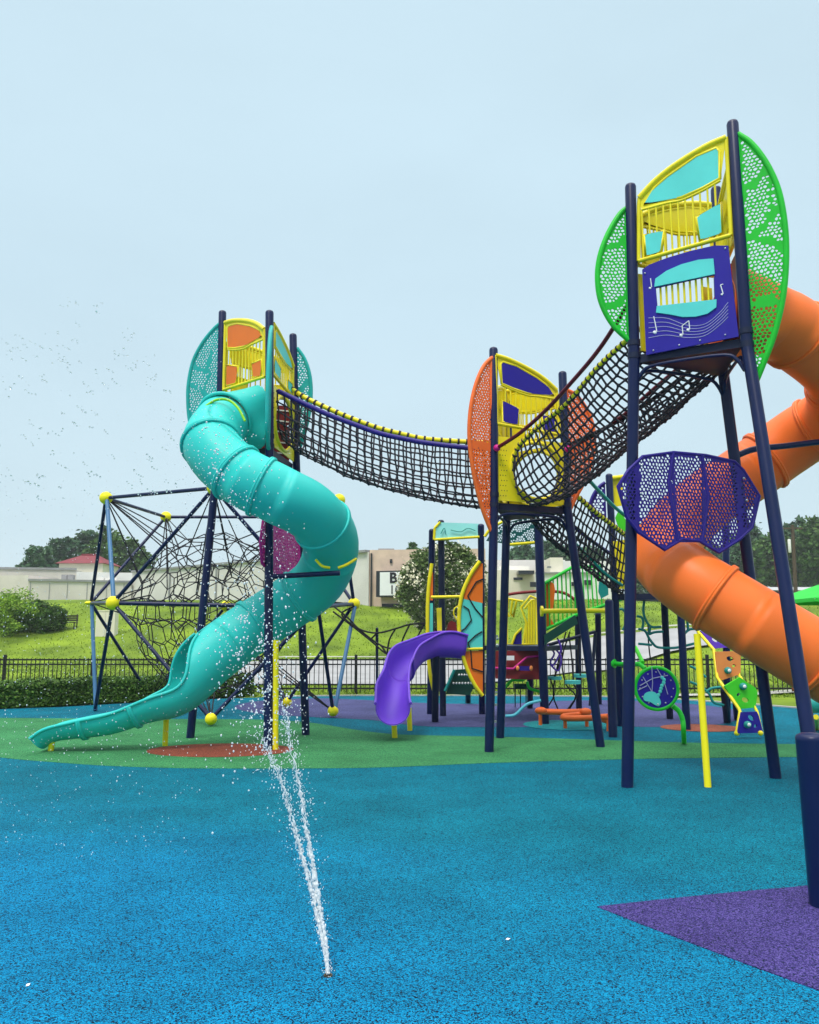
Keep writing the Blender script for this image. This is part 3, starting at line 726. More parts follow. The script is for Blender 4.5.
def fin(root, arc_px, straight_px, pl, m, cell, bands, seed, r=.03, name='perforated_fin', hs=(.60, .78)):
    arc = spline([PL(x, y, pl) for x, y in arc_px], 6); st = [PL(x, y, pl) for x, y in straight_px]
    b = MB(); perf(b, arc + st, pl[1], cell, .012, [([PL(x, y, pl) for x, y in l], w) for l, w in bands], .028, seed, hs)
    o = b.build(name, m, root); f = MB(); f.tube(arc, r, 8); f.tube([arc[-1]] + st + [arc[0]], r * .7, 8); f.build('fin_frame', m, o); return o
# ------------------------------------------------------------------ right tower
rt = thing('play_tower', (R1d + R2d + R3d) / 3 - UP * zr, 'tall right play tower with green fins, navy legs and a purple music board', 'play tower', 'tall play towers')
post(rt, [(627, 787, None), (634, 356, 8.75), (630.5, 187, 8.72)])
post(rt, [(823, 822, None), (747, 345, 8.20), (732.5, 124, 8.22)])
post(rt, [(776, 778, None), (722, 362, 9.22), (716, 190, 9.3)])
deck(rt, [R1d, R2d, R3d])
arch_panel(rt, RF, False, m_cyan, off=.02)
f23, f13 = Face(R2d, R3d), Face(R3d, R1d)
arch_panel(rt, f23, True, m_yellow, k=.8); arch_panel(rt, f13, True, m_yellow, k=.8)
MB().plate([f23.pt(u, h) for u, h in ((.08, .06), (.26, .06), (.26, .93), (.08, .93))], f23.n, .02).build('maroon_panel', m_maroonbd, rt)
for u in (.08, .8): MB().plate([f13.pt(u + a, h) for a, h in ((0, .06), (.12, .06), (.12, .93), (0, .93))], f13.n, .02).build('entrance_panel', m_yellow, rt)
# music board
pl = RF.pl; W7 = lambda l, o_=0: [PL(*Z7(*p), pl) + RF.n * o_ for p in l]
board = W7([(230, 843), (546, 780), (524, 600), (510, 470), (460, 470), (380, 488), (300, 512), (240, 535), (216, 552)])
hole = W7([(262, 614), (462, 570), (464, 655), (268, 680)])
bo = MB().plate(board, RF.n, .022, [hole], off=.03).build('music_board', m_purple, rt)
MB().plate(W7([(259, 612), (262, 585), (300, 558), (350, 536), (410, 520), (460, 516), (465, 569)]), RF.n, .02, off=.048).build('cyan_shelf', m_cyan, bo)
MB().plate(W7([(265, 700), (267, 678), (471, 655), (470, 682), (440, 704), (400, 714), (355, 715), (310, 706)]), RF.n, .02, off=.048).build('cyan_shelf', m_cyan, bo)
b = MB()
for i in range(9): u = .28 + i * .055; b.tube([RF.pt(u, .38) + RF.n * .0, RF.pt(u, .74) + RF.n * .0], .012, 6)
b.build('window_bars', m_yellow, bo)
b = MB()
for i in range(5):
    dy = i * 17; l = spline(W7([(238, 717 + dy), (300, 718 + dy * .85), (370, 742 + dy * .62), (430, 738 + dy * .58), (480, 700 + dy * .62), (510, 664 + dy * .72)], .042), 6); b.tube(l, .0035, 5)
b.build('stave_lines', m_pale, bo)
def note(pts, stem, r=.022):
    b = MB()
    for x, y in pts: b.ball(W7([(x, y)], .044)[0], r, sc3=(1, .25, .75))
    for l in stem: b.tube(W7(l, .044), .006, 5)
    b.build('music_note', m_white, bo)
note([(261, 766)], [[(267, 764), (256, 712)]], .026); note([(350, 776), (374, 758)], [[(356, 774), (353, 744)], [(379, 756), (376, 727)], [(353, 744), (376, 727)]], .02)
note([(244, 615)], [[(249, 612), (245, 582)]], .016); note([(489, 637)], [[(493, 635), (484, 605)], [(484, 605), (493, 602)]], .014)
b = MB()
for x, y in ((255, 828), (343, 810), (414, 794), (500, 775), (226, 565), (500, 480)): b.ball(W7([(x, y)], .044)[0], .011, ICO1)
b.build('bolts', m_steel, bo)
# green fins
plL = plane_dir(R1d, (1, 0, 0)); plL = (plL[0] + V((0, 0, 0)), plL[1])
fin(rt, [(630, 206), (620, 214), (608, 234), (600, 256), (597.5, 278), (601, 302), (613, 325), (632, 343)], [(628.5, 340), (626, 212)], plL, m_green, .042,
    [([(600, 248), (616, 246), (630, 236)], .035), ([(602, 305), (616, 306), (630, 292)], .035)], 3)
plR = plane_dir(P(742, 240, 8.2), (.85, -.5, 0))
fin(rt, [(738, 134), (752, 144), (768, 166), (780, 196), (786, 240), (784, 290), (775, 332), (764, 362), (755, 384)], [(752, 372), (738.5, 140)], plR, m_green, .042,
    [([(740, 190), (756, 184), (766, 166)], .03), ([(748, 240), (765, 225), (784, 200)], .03), ([(748, 236), (770, 242), (786, 248)], .035), ([(750, 305), (770, 300), (784, 303)], .035), ([(766, 226), (772, 208), (770, 180)], .02)], 5)
# violet fan between two legs
Z8 = zc(580, 380, 3.427); fp = face_plane(P(630, 480, 8.62), P(737, 480, 9.02)); W8 = lambda l: [PL(*Z8(*p), fp) for p in l]
fan = MB(); outl = W8([(130, 365), (165, 310), (215, 262), (320, 248), (430, 258), (530, 280), (560, 310), (615, 398), (590, 505), (548, 545), (475, 592), (410, 552), (350, 545), (290, 582), (200, 522), (160, 470)])
subs = [[(130, 365), (165, 310), (196, 280), (196, 520), (160, 470)], [(196, 275), (215, 262), (320, 248), (308, 300), (303, 350), (335, 556), (290, 582), (196, 520)],
        [(320, 248), (418, 257), (440, 400), (425, 480), (418, 556), (350, 545), (335, 556), (303, 350)], [(418, 257), (530, 280), (545, 295), (548, 545), (475, 592), (418, 556), (440, 400)], [(545, 292), (560, 310), (615, 398), (590, 505), (548, 545)]]
for i, s_ in enumerate(subs): perf(fan, W8(s_), fp[1], .040, .012 + .001 * i, (), .030, 40 + i)
fo = fan.build('fan_panel', m_purplefin, rt)
b = MB(); b.tube(outl, .018, 6, closed=True)
for l in ([(320, 248), (303, 350), (335, 556)], [(418, 257), (440, 400), (418, 556)]): b.tube(W8(l), .02, 6)
b.build('fan_frame', m_purplefin, fo); b = MB()
for x, y in ((207, 293), (205, 390), (203, 490), (557, 338), (567, 413)): b.ball(W8([(x, y)])[0] + fp[1] * .02, .016, ICO1)
b.build('bolts', m_steel, fo)
# ------------------------------------------------------------------ middle tower
M1d, M2d, M3d = P(493.5, 505, 11.36), P(567, 505, 11.82), P(507, 508, 12.55)
zm = (M1d.z + M2d.z) / 2
for q in (M1d, M2d, M3d): q.z = zm
mt = thing('play_tower', (M1d + M2d + M3d) / 3 - UP * zm, 'middle play tower, shortest of the three, with orange fins and yellow guard panels', 'play tower', 'tall play towers')
post(mt, [(489, 752, None), (494, 505, 11.36), (493.5, 350, 11.4)])
post(mt, [(601, 747, None), (567, 505, 11.82), (562.5, 374, 11.85)])
post(mt, [(500, 738, None), (507, 508, 12.55), (509, 372, 12.6)])
deck(mt, [M1d, M2d, M3d])
MF = Face(M1d, M2d); m23, m13 = Face(M2d, M3d), Face(M3d, M1d)
arch_panel(mt, MF, True, m_purple, off=.02, k=.90); arch_panel(mt, m23, False, m_yellow, k=.75); arch_panel(mt, m13, True, m_yellow, k=.75)
def entry(face, root, m, name='entrance_panel', s0=.05, s1=.97, ring=True, off=0.01, c=.58, rw=.36, seed=9):
    """a perforated board with a rounded opening that a net or slide starts from"""
    out_ = [face.pt(u, h) for u, h in ((s0, .03), (s1, .03), (s1, .92), (s0, .92))]
    hole = [face.pt(c + rw * math.cos(a) * (1 if abs(math.cos(a)) < .9 else .98), .48 + .40 * math.sin(a)) for a in [i * math.pi / 12 for i in range(24)]]
    o = MB().plate(out_, face.n, .016, [hole], off=off).build(name, m, root)
    MB().tube([p + face.n * (off + .01) for p in hole], .028, 8, closed=True).build('entrance_ring', m, o)
    b = MB(); rn_ = random.Random(seed)
    for i in range(4):
        for j in range(11):
            u, h = s0 + .035 + i * .035, .1 + j * .07
            if u < c - rw - .03: b.ball(face.pt(u + (j % 2) * .016, h) + face.n * (off + .007), .010, ICO1, (1, .3, 1))
    if b.v: b.build('drain_holes', m_black, o)
    return o
entry(MF, mt, m_yellow); entry(m23, mt, m_yellow, c=.5, rw=.4); entry(m13, mt, m_yellow, c=.5, rw=.4)
Zm = zc(450, 330, 5.39); plm = plane_dir(M1d, (-.42, -.6, 0))
c1 = (M1d + M2d + M3d) / 3
plm = plane_dir(M1d, (-.9, -.45, 0))
fin(mt, [(493, 357), (484, 366), (476, 384), (470.5, 410), (469.5, 440), (474, 475), (483, 510), (495, 540)], [(493.5, 532), (491, 362)], plm, m_orangefin, .04,
    [([(470, 446), (480, 444), (492, 448)], .05)], 11, hs=(.42, .58))
plm2 = plane_dir(M2d, (.95, .3, 0))
fin(mt, [(567, 390), (577, 396), (588, 412), (594, 432), (593, 455), (586, 478), (576, 497), (569, 512)], [(568, 505), (566, 396)], plm2, m_orangefin, .04, [([(568, 450), (580, 446), (594, 444)], .05)], 12, hs=(.42, .58))
# ------------------------------------------------------------------ left tower
L1d, L2d, L3d = P(221, 432, 12.72), P(269, 446, 11.68), P(294, 438, 12.95)
zl_ = L2d.z
for q in (L1d, L2d, L3d): q.z = zl_
lt = thing('play_tower', (L1d + L2d + L3d) / 3 - UP * zl_, 'left play tower with teal fins, orange inset boards and the teal tube slide', 'play tower', 'tall play towers')
post(lt, [(190, 738, None), (219.5, 440, 12.72), (222.5, 313, 12.75)])
post(lt, [(268, 750, None), (269.5, 446, 11.68), (269.5, 313, 11.7)])
post(lt, [(306, 735, None), (295.5, 440, 12.95), (293, 336, 12.95)])
deck(lt, [L1d, L2d, L3d])
LF = Face(L1d, L2d); l23, l13 = Face(L2d, L3d), Face(L3d, L1d)
arch_panel(lt, LF, True, m_orangeboard, off=.02); arch_panel(lt, l23, True, m_cyan, k=.68); arch_panel(lt, l13, False, m_yellow, k=.75)
entry(l23, lt, m_yellow, c=.5, rw=.38)
b = MB().plate([l13.pt(u, h) for u, h in ((.06, .05), (.94, .05), (.94, .92), (.06, .92))], l13.n, .02).build('back_board', m_maroonbd, lt)
bb = MB()
for i in range(5): bb.beam(l13.pt(.08, .15 + i * .17) + l13.n * .02, l13.pt(.92, .22 + i * .17) + l13.n * .02, .01, .02)
bb.build('groove_lines', m_white, b)
pll = plane_dir(L1d, (1, -.25, 0))
fin(lt, [(222, 322), (213, 330), (202, 344), (193, 362), (188.5, 384), (188, 402), (189.5, 420), (194, 442), (204, 460), (217, 472)], [(219, 465), (221, 328)], pll, m_tealfin, .042,
    [([(196, 354), (210, 358), (222, 348)], .0), ([(193, 366), (206, 372), (212, 352)], .03), ([(190, 384), (203, 392), (212, 402), (222, 418)], .035), ([(203, 392), (210, 372)], .02)], 15, hs=(.5, .66))
pll2 = plane_dir(L3d, (1, .15, 0))
fin(lt, [(297, 348), (304, 358), (309, 372), (311, 388), (310, 408), (306, 428), (301, 444), (297, 454)], [(296.5, 446), (296, 352)], pll2, m_tealfin, .042, [([(297, 392), (304, 386), (310, 380)], .035)], 16, hs=(.5, .66))
# the fin on the front post is seen edge on
pb_ = L2d; dirn = V((.09, -1, 0)).normalized(); fnn = dirn.cross(UP)
ed = lambda d, h: V((pb_.x, pb_.y, pb_.z)) + dirn * (PR + d) + UP * h
arc = spline([ed(0, 1.72), ed(.18, 1.55), ed(.34, 1.2), ed(.42, .7), ed(.38, .2), ed(.2, .02), ed(0, -.05)], 5)
b = MB(); perf(b, arc, fnn,   .042, .012, [([ed(0, .9), ed(.42, .8)], .05)], .028, 18); o = b.build('perforated_fin', m_tealfin, lt)
f = MB(); f.tube(arc, .03, 8); f.tube([arc[-1], arc[0]], .02, 8); f.build('fin_frame', m_tealfin, o)
# magenta panel between the legs
pk = face_plane(P(262, 540, 11.5), P(300, 540, 12.9)); Z4 = zc(200, 470, 3.53); W4 = lambda l: [PL(*Z4(*p), pk) for p in l]
ol = [(212, 255), (222, 180), (262, 150), (300, 150), (345, 170), (352, 330), (300, 368), (262, 370), (218, 330)]
b = MB(); perf(b, W4(ol), pk[1], .05, .012, [(W4([(262, 150), (262, 370)]), .03), (W4([(300, 150), (305, 368)]), .03)], .03, 21); o = b.build('fan_panel', m_pink, lt)
MB().tube(W4(ol), .018, 6, closed=True).build('fan_frame', m_pink, o)
# ------------------------------------------------------------------ tube slides
def sweep_slide(root, ctr, r, half, m, names, flanges, th=.012, n=30, steps=90, wall=None):
    """ctr: 3D centre line; half(t): half opening angle of the section measured from straight down; r(t): radius"""
    pts = resample(spline(ctr, 12), steps); m_ = len(pts); fr = []
    for i in range(m_):
        t = (pts[min(m_ - 1, i + 1)] - pts[max(0, i - 1)]).normalized(); sx = t.cross(UP)
        sx = sx.normalized() if sx.length > 1e-4 else V((1, 0, 0)); fr.append((pts[i], t, sx, sx.cross(t)))
    def section(i, dr):
        p, t, sx, up = fr[i]; T = i / (m_ - 1); h = min(half(T), math.pi * .999); R = r(T) + dr
        if wall:             # a U section: half a circle carried up into straight side walls
            return [p + sx * R * math.copysign(min(1, math.sin(min(abs(a), math.pi / 2))), a) + up * (-math.cos(a) * R if abs(a) < math.pi / 2 else (abs(a) - math.pi / 2) * R) for a in [-h + 2 * h * j / n for j in range(n + 1)]]
        return [p + (sx * math.sin(a) - up * math.cos(a)) * R for a in [-h + 2 * h * j / n for j in range(n + 1)]]
    cuts = [int(round(c * (m_ - 1))) for c in names]
    for a, b in zip(cuts, cuts[1:]):
        mb_ = MB(); k = n + 1; vs_ = []
        for i in range(a, b + 1): vs_ += section(i, 0) + section(i, -th)
        fs = []
        for q in range(b - a):
            o0, o1 = q * 2 * k, (q + 1) * 2 * k
            for j in range(n):
                fs.append([o0 + j, o1 + j, o1 + j + 1, o0 + j + 1]); fs.append([o0 + k + j + 1, o1 + k + j + 1, o1 + k + j, o0 + k + j])
            fs.append([o0, o0 + k, o1 + k, o1]); fs.append([o0 + n, o1 + n, o1 + k + n, o0 + k + n])
        for o0, fl in ((0, 0), ((b - a) * 2 * k, 1)):
            for j in range(n): fs.append([o0 + j, o0 + j + 1, o0 + k + j + 1, o0 + k + j])
        mb_.add(vs_, fs, True)
        open_ = half((a + b) / 2 / (m_ - 1)) < 3
        o = mb_.build('chute' if open_ else 'tube_section', m, root)
        if half(b / (m_ - 1)) < 3:      # rolled lip along the open edges
            lip = MB(); i0 = next(i for i in range(a, b + 1) if half(i / (m_ - 1)) < 3.05)
            if b - i0 > 2:
                lip.tube([section(i, .004)[0] for i in range(i0, b + 1)], .022, 6).build('rolled_lip', m, o); MB().tube([section(i, .004)[-1] for i in range(i0, b + 1)], .022, 6).build('rolled_lip', m, o)
    for c in flanges:
        i = int(round(c * (m_ - 1))) if not isinstance(c, tuple) else min(range(m_), key=lambda q: (pts[q] - P(*c)).length); i = min(m_ - 2, max(1, i)); p, t, sx, up = fr[i]
        b = MB(); full = half(i / (m_ - 1)) > 3
        for dt in (-.014, .014):
            s = [q + t * dt for q in section(i, .012)]; b.tube(s[:-1] if full else s, .021, 6, closed=full)
        b.build('flange', m, root)
    return fr
ts = thing('tube_slide', G(190, 745), 'long twisting teal tube slide with an open run out chute at the left', 'slide')
c0 = LF.pt(.55, .42)
ctr = [c0 - LF.n * .1, c0 + LF.n * .25 + V((-.05, 0, 0)), P(222, 424, 11.6), P(212, 446, 11.1), P(238, 474, 10.85), P(277, 494, 10.85), P(313, 514, 11.15), P(331, 544, 11.7), P(319, 580, 12.2), P(285, 606, 12.35), P(245, 632, 12.15), P(205, 662, 11.85), P(176, 690, 11.65), P(150, 701, 11.55), P(115, 714, 11.5), P(80, 720, 11.48), P(52, 726, 11.45), P(36, 736, 11.45)]
def half_t(T):
    if T < .70: return math.pi
    if T < .80: return math.pi - (math.pi - 1.75) * sstep((T - .70) / .10)
    return 1.75 - .25 * sstep((T - .8) / .2)
def rad_t(T): return .385 - .135 * sstep((T - .75) / .12) - .05 * sstep((T - .9) / .1)
sweep_slide(ts, ctr, rad_t, half_t, m_teal, [0, .14, .245, .30, .46, .60, .69, .86, .93, 1], [(213, 440, 11.1), (237, 471, 10.87), (262, 487, 10.85), (322, 526, 11.35), .555, .645, .86, .93], steps=140)
hood = MB(); hq = [[LF.pt(.04, .0), LF.pt(.04, .7), LF.pt(.3, .96), LF.pt(.75, .96), LF.pt(.98, .8), LF.pt(.98, .0), LF.pt(.5, -.04)]]
def ringpts(c, n_, u, k, r): return [c + (u * math.cos(a) + UP * math.sin(a)) * r for a in [math.pi * 2 * i / k for i in range(k)]]
def hood_mesh(face, cuts, c_end, t_end, r_end, m, root, off=.0, k=32):
    out_ = resample(spline([face.pt(u, h) + face.n * off for u, h in cuts] + [face.pt(*cuts[0]) + face.n * off], 4), k)[:k]
    sx = t_end.cross(UP).normalized(); up = sx.cross(t_end)
    e_ = [c_end + (sx * math.cos(a) + up * math.sin(a)) * r_end for a in [2 * math.pi * i / k for i in range(k)]]
    best = min(((sum((out_[(i + s_) % k] - (e_[i] if d > 0 else e_[-i])).length for i in range(k)), s_, d) for s_ in range(k) for d in (1, -1)))
    end = [(e_[i] if best[2] > 0 else e_[-i]) for i in range(k)]; st = [out_[(i + best[1]) % k] for i in range(k)]
    vs_ = []; L = 8
    for j in range(L + 1):
        t = j / L; vs_ += [a.lerp(b_, t) for a, b_ in zip(st, end)]
    MB().add(vs_, [[j * k + i, j * k + (i + 1) % k, (j + 1) * k + (i + 1) % k, (j + 1) * k + i] for j in range(L) for i in range(k)], True).build('entrance_hood', m, root)
CUT = [(.04, .02), (.04, .45), (.06, .78), (.25, .92), (.5, .96), (.8, .94), (.95, .78), (.97, .45), (.97, .02), (.5, .0)]
pe = P(224, 421, 11.62); te = (P(212, 446, 11.1) - c0).normalized()
hood_mesh(LF, CUT, pe, te, .398, m_teal, ts, .03)
sx_ = te.cross(UP).normalized(); up_ = sx_.cross(te); MB().tube([pe + (sx_ * math.cos(2 * math.pi * i / 36) + up_ * math.sin(2 * math.pi * i / 36)) * .395 for i in range(36)], .026, 8, closed=True).build('flange', m_teal, ts)
# lime strap round the hood, yellow straps at the lower bend
b = MB(); b.tube(spline([P(206, 406, 11.2), P(216, 400, 11.2), P(228, 400, 11.15), P(238, 408, 11.05), P(245, 421, 11.0)], 5), .018, 6); b.build('strap', m_lime, ts)
b = MB(); b.tube(spline([P(316, 560, 11.35), P(322, 566, 11.28), P(330, 568, 11.27)], 5), .02, 6); b.tube(spline([P(338, 568, 11.27), P(346, 565, 11.3), P(356, 559, 11.5)], 5), .02, 6); b.build('strap', m_yellowball, ts)
b = MB(); b.tube([P(268, 578, 11.6), P(275, 576.5, 11.55), P(328, 573.5, 11.25), P(340, 573, 11.25)], .035, 8); b.build('bracket_arm', m_navy, ts)
for px, base, top, Y, r in ((50.5, 751, 741, None, .038), (165, 746, 713, None, .038), (275.5, 750, 640, None, .038)):
    g = G(px, base); MB().tube([g - UP * .05, P(px + (1.5 if top > 700 else .5), top, g.y)], r, 10).build('support_post', m_yellowball, ts)
# orange slide
osl = thing('tube_slide', G(770, 790), 'bright orange spiral tube slide curling round the right tower', 'slide')
c0 = f23.pt(.5, .45); od = -f23.n if (f23.n.x < 0) else f23.n
ctr = [c0 - V((.1, 0, 0)), P(772, 322, 8.75), P(800, 338, 8.9), P(838, 372, 9.3), P(838, 410, 9.8), P(795, 440, 10.25), P(752, 470, 10.4), P(708, 500, 10.35), P(676, 530, 10.05), P(664, 556, 9.65), P(688, 580, 9.22), P(735, 610, 8.98), P(785, 640, 8.82), P(840, 673, 8.75), P(900, 708, 8.72), P(950, 735, 8.72)]
sweep_slide(osl, ctr, lambda T: .375, lambda T: math.pi, m_orange, [0, .09, .2, .30, .40, .52, .66, .77, .92, 1], [.10, .22, .30, .375, (714, 598, 9.0), (819, 661, 8.75)], steps=120)
CUTR = [(.04, .02), (.04, .45), (.06, .78), (.25, .92), (.5, .96), (.8, .94), (.95, .78), (.97, .45), (.97, .02), (.5, .0)]
hood_mesh(f23, CUTR, P(772, 322, 8.75), (P(800, 338, 8.9) - P(772, 322, 8.75)).normalized(), .38, m_orange, osl, 0)
MB().tube(spline([P(738, 455, 9.25), P(755, 449, 9.3), P(785, 446, 9.4), P(819, 442, 9.5), P(850, 440, 9.7)], 4), .035, 8).build('bracket_arm', m_navy, osl)
g = G(708, 787); MB().tube([g - UP * .05, P(697, 634, 8.95)], .036, 10).build('support_post', m_yellowball, osl)
# ------------------------------------------------------------------ net bridges
def net_bridge(label, Lp, Rp, Bp, nl, nr, r, m, rails, name='net_bridge', sagp=1.0, over=0.0):
    Lc, Rc, Bc = (resample(spline([P(*p) for p in q], 10), nr) for q in (Lp, Rp, Bp))
    root = thing(name, (Lc[0] + Rc[0]) / 2, label, 'net bridge', 'hanging net bridges')
    def pt(i, a):
        mid = (Lc[i] + Rc[i]) / 2; return mid + (Lc[i] - mid) * math.cos(a) + (Bc[i] - mid) * math.sin(a)
    A = [math.pi * j / nl for j in range(nl + 1)]; b = MB(); rn_ = random.Random(4)
    J = {(i, j): pt(i, a) + V((rn_.uniform(-1, 1), rn_.uniform(-1, 1), rn_.uniform(-1, 1))) * .012 for i in range(nr + 1) for j, a in enumerate(A)}
    for j in range(nl + 1): b.tube([J[i, j] for i in range(nr + 1)], r, 5)
    for i in range(nr + 1): b.tube([J[i, j] for j in range(nl + 1)], r, 5)
    for q in J.values(): b.ball(q, r * 1.95, ICO1)
    for which, off, rr, mm, nm in rails:
        base = Lc if which == 'L' else Rc; MB().tube([p + UP * off for p in base], rr, 8).build(nm, mm, root)
        if mm is m_yellow:
            for i in range(nr): b.tube([base[i] + UP * off, base[i].lerp(base[i + 1], .25) + UP * off], rr * 1.25, 8)
    b.build('net', m, root); return root
b1 = net_bridge('nearly level black net bridge with purple and yellow rails between the left and middle towers',
    [(278, 391, 11.75), (305, 404, 11.7), (329, 415, 11.68), (353, 424, 11.65), (378, 433, 11.62), (402, 438.5, 11.6), (426, 443, 11.58), (469, 448, 11.5), (484, 449, 11.45)],
    [(292, 389, 12.75), (304, 397, 12.6), (329, 409, 12.5), (353, 419, 12.45), (378, 428, 12.42), (402, 434, 12.4), (426, 439, 12.4), (469, 442, 12.4), (500, 443, 12.4)],
    [(284, 440, 12.3), (300, 452, 12.2), (341, 473, 12.1), (365, 482, 12.1), (390, 490, 12.1), (427, 499, 12.0), (469, 507, 12.0), (494, 508, 11.9)], 15, 27, .0125, m_blackrope2,
    [('L', 0, .036, m_purplefin, 'purple_rail'), ('R', .0, .036, m_yellow, 'yellow_rail')])
b2 = net_bridge('steep black net bridge with maroon handrails climbing to the tall right tower',
    [(640, 330, 8.95), (627, 342, 9.1), (598, 369, 9.6), (568, 404, 10.2), (540, 427, 10.8), (520, 446, 11.2), (513, 462, 11.35)],
    [(716, 352, 9.35), (695, 368, 9.45), (665, 392, 9.9), (630, 416, 10.6), (600, 432, 11.1), (570, 446, 11.75), (562, 455, 11.85)],
    [(712, 366, 9.2), (694, 380, 9.3), (660, 413, 9.7), (640, 432, 10.0), (617, 450, 10.4), (588, 478, 10.9), (560, 499, 11.3), (538, 505, 11.5)], 17, 32, .0135, m_blackrope2,
    [('L', .02, .030, m_yellow, 'yellow_rail'), ('R', .02, .026, m_black, 'rope_rail')])
MB().tube(spline([P(497, 448, 11.3), P(520, 433, 10.95), P(545, 411, 10.5), P(570, 384, 10.0), P(600, 348, 9.5), P(632, 298, 8.85)], 8), .026, 8).build('handrail', m_maroon, b2)
MB().tube(spline([P(568, 449, 11.75), P(598, 433, 11.2), P(625, 414, 10.6), P(655, 388, 10.0), P(690, 358, 9.5), P(718, 330, 9.25)], 8), .026, 8).build('handrail', m_maroon, b2)
for p in ((497, 448, 11.3), (568, 449, 11.75)): MB().ball(P(*p), .05).build('rail_clamp', m_pink, b2)
b3 = net_bridge('dark net bridge dropping from the middle tower to the small tower behind the right tower',
    [(560, 497, 12.0), (573, 494, 12.15), (594, 511, 12.7), (611, 524, 13.2), (628, 537, 13.8)],
    [(535, 505, 12.6), (556, 512, 12.9), (580, 532, 13.4), (602, 548, 14.0), (620, 560, 14.4)],
    [(536, 522, 12.3), (550, 538, 12.5), (569, 554, 12.9), (594, 573, 13.5), (613, 588, 13.9), (622, 592, 14.1)], 15, 20, .0135, m_blackrope2,
    [('L', .0, .035, m_yellow, 'yellow_rail'), ('R', .0, .03, m_purplefin, 'purple_rail')])
MB().tube(spline([P(572, 540, 13.0), P(588, 556, 13.2), P(606, 574, 13.5), P(622, 585, 13.8)], 6), .022, 8).build('handrail', m_tealpipe, b3)
MB().tube(spline([P(588, 479, 12.3), P(600, 492, 12.7), P(618, 510, 13.2), P(642, 528, 13.8)], 6), .028, 8).build('handrail', m_tealpipe, b3)
# ------------------------------------------------------------------ rope climber on the left
NODE = {'a1': P(106, 498, 16.3), 'a2': P(166, 517, 19.2), 'a3': P(214, 488, 14.6), 'a4': P(339, 500, 16.5), 'a5': P(295, 517, 19.2),
        'l': P(91, 603, 18.0), 'b': P(113, 603, 15.2), 'r': P(354, 604, 17.2), 'f': P(318, 607, 15.0), 'k': P(226, 606, 20.0)}
FEET = {'f1': G(95, 710, .02), 'f3': G(211, 719, .12), 'f4': G(287, 702, .12), 'f5': G(333, 711, .12), 'f6': G(151, 698, .05)}
rc = thing('rope_climber', (NODE['a1'] + NODE['r']) / 2 * V((1, 1, 0)) if False else V((-3.9, 16.8, 0)), 'navy framed rope climbing net with yellow ball joints at the left', 'rope climber')
ALL = {**NODE, **FEET}
for a, b in ('a1 a2', 'a1 a3', 'a2 a5', 'a3 a4', 'a5 a4', 'a1 l', 'a2 l', 'a3 b', 'a3 f', 'a4 r', 'a5 r', 'a4 f', 'l b', 'b f', 'l k', 'k r', 'f r', 'b f3', 'l f6', 'f1 b', 'f3 f', 'f4 r', 'f5 f', 'f6 k', 'f4 k', 'a2 k', 'a5 k') and [s.split() for s in ('a1 a2', 'a1 a3', 'a2 a5', 'a3 a4', 'a5 a4', 'a1 l', 'a2 l', 'a3 b', 'a3 f', 'a4 r', 'a5 r', 'a4 f', 'l b', 'b f', 'l k', 'k r', 'f r', 'b f3', 'l f6', 'f1 b', 'f3 f', 'f4 r', 'f5 f', 'f6 k', 'f4 k')]:
    MB().tube([ALL[a], ALL[b]], .035, 8).build('strut', m_navy, rc)
for a, b in (('a1', 'b'), ('l', 'f1'), ('r', 'f5')): MB().tube([ALL[a] + V((.03, -.04, 0)), ALL[b] + V((.03, -.04, 0))], .04, 8).build('strut', m_slate, rc)
for k, p in ALL.items():
    if k in ('f1', 'f6'): continue
    MB().ball(p, (.125 if k[0] != 'f' or k == 'f' else .10) if k != 'l' else .10, ICO3, (1, 1, 1) if k != 'l' else (1.3, 1.3, .45)).build('ball_joint', m_yellowball, rc)
ctrn = P(213, 612, 17.0)
def dual_net(c, rad, sub, jit, seed):
    bm = bmesh.new(); bmesh.ops.create_icosphere(bm, subdivisions=sub, radius=1); rn_ = random.Random(seed); bm.faces.ensure_lookup_table()
    q = {}
    for f in bm.faces:
        p = f.calc_center_median().normalized() * rn_.uniform(.965, 1.035); q[f.index] = c + V((p.x * rad[0], p.y * rad[1], p.z * rad[2])) + V((rn_.uniform(-jit, jit),) * 3)
    e_ = [(q[e.link_faces[0].index], q[e.link_faces[1].index]) for e in bm.edges]; pts = list(q.values()); bm.free(); return e_, pts
nb = MB(); E1, p1_ = dual_net(ctrn, (1.5, 1.4, 1.55), 3, .015, 1); E2, p2_ = dual_net(ctrn, (.85, .85, .95), 2, .02, 2)
for i, (a, b) in enumerate(E1): nb.tube([a, b], .0105, 4)
for a, b in E2: nb.tube([a, b], .0105, 4)
for a in p2_[::3]:
    b = min(p1_, key=lambda q: (q - a).length); nb.tube([a, b], .012, 4)
for k in ('a1', 'a2', 'a3', 'a4', 'a5', 'l', 'b', 'r', 'f', 'k', 'f3', 'f4', 'f5', 'f6'):
    n_ = ALL[k]; near_ = sorted(p1_, key=lambda q: (q - n_).length)
    for q in near_[:27:4] if k[0] == 'a' else near_[:12:3]: nb.tube([n_, q], .012, 4)
nb.build('climbing_net', m_black, rc)
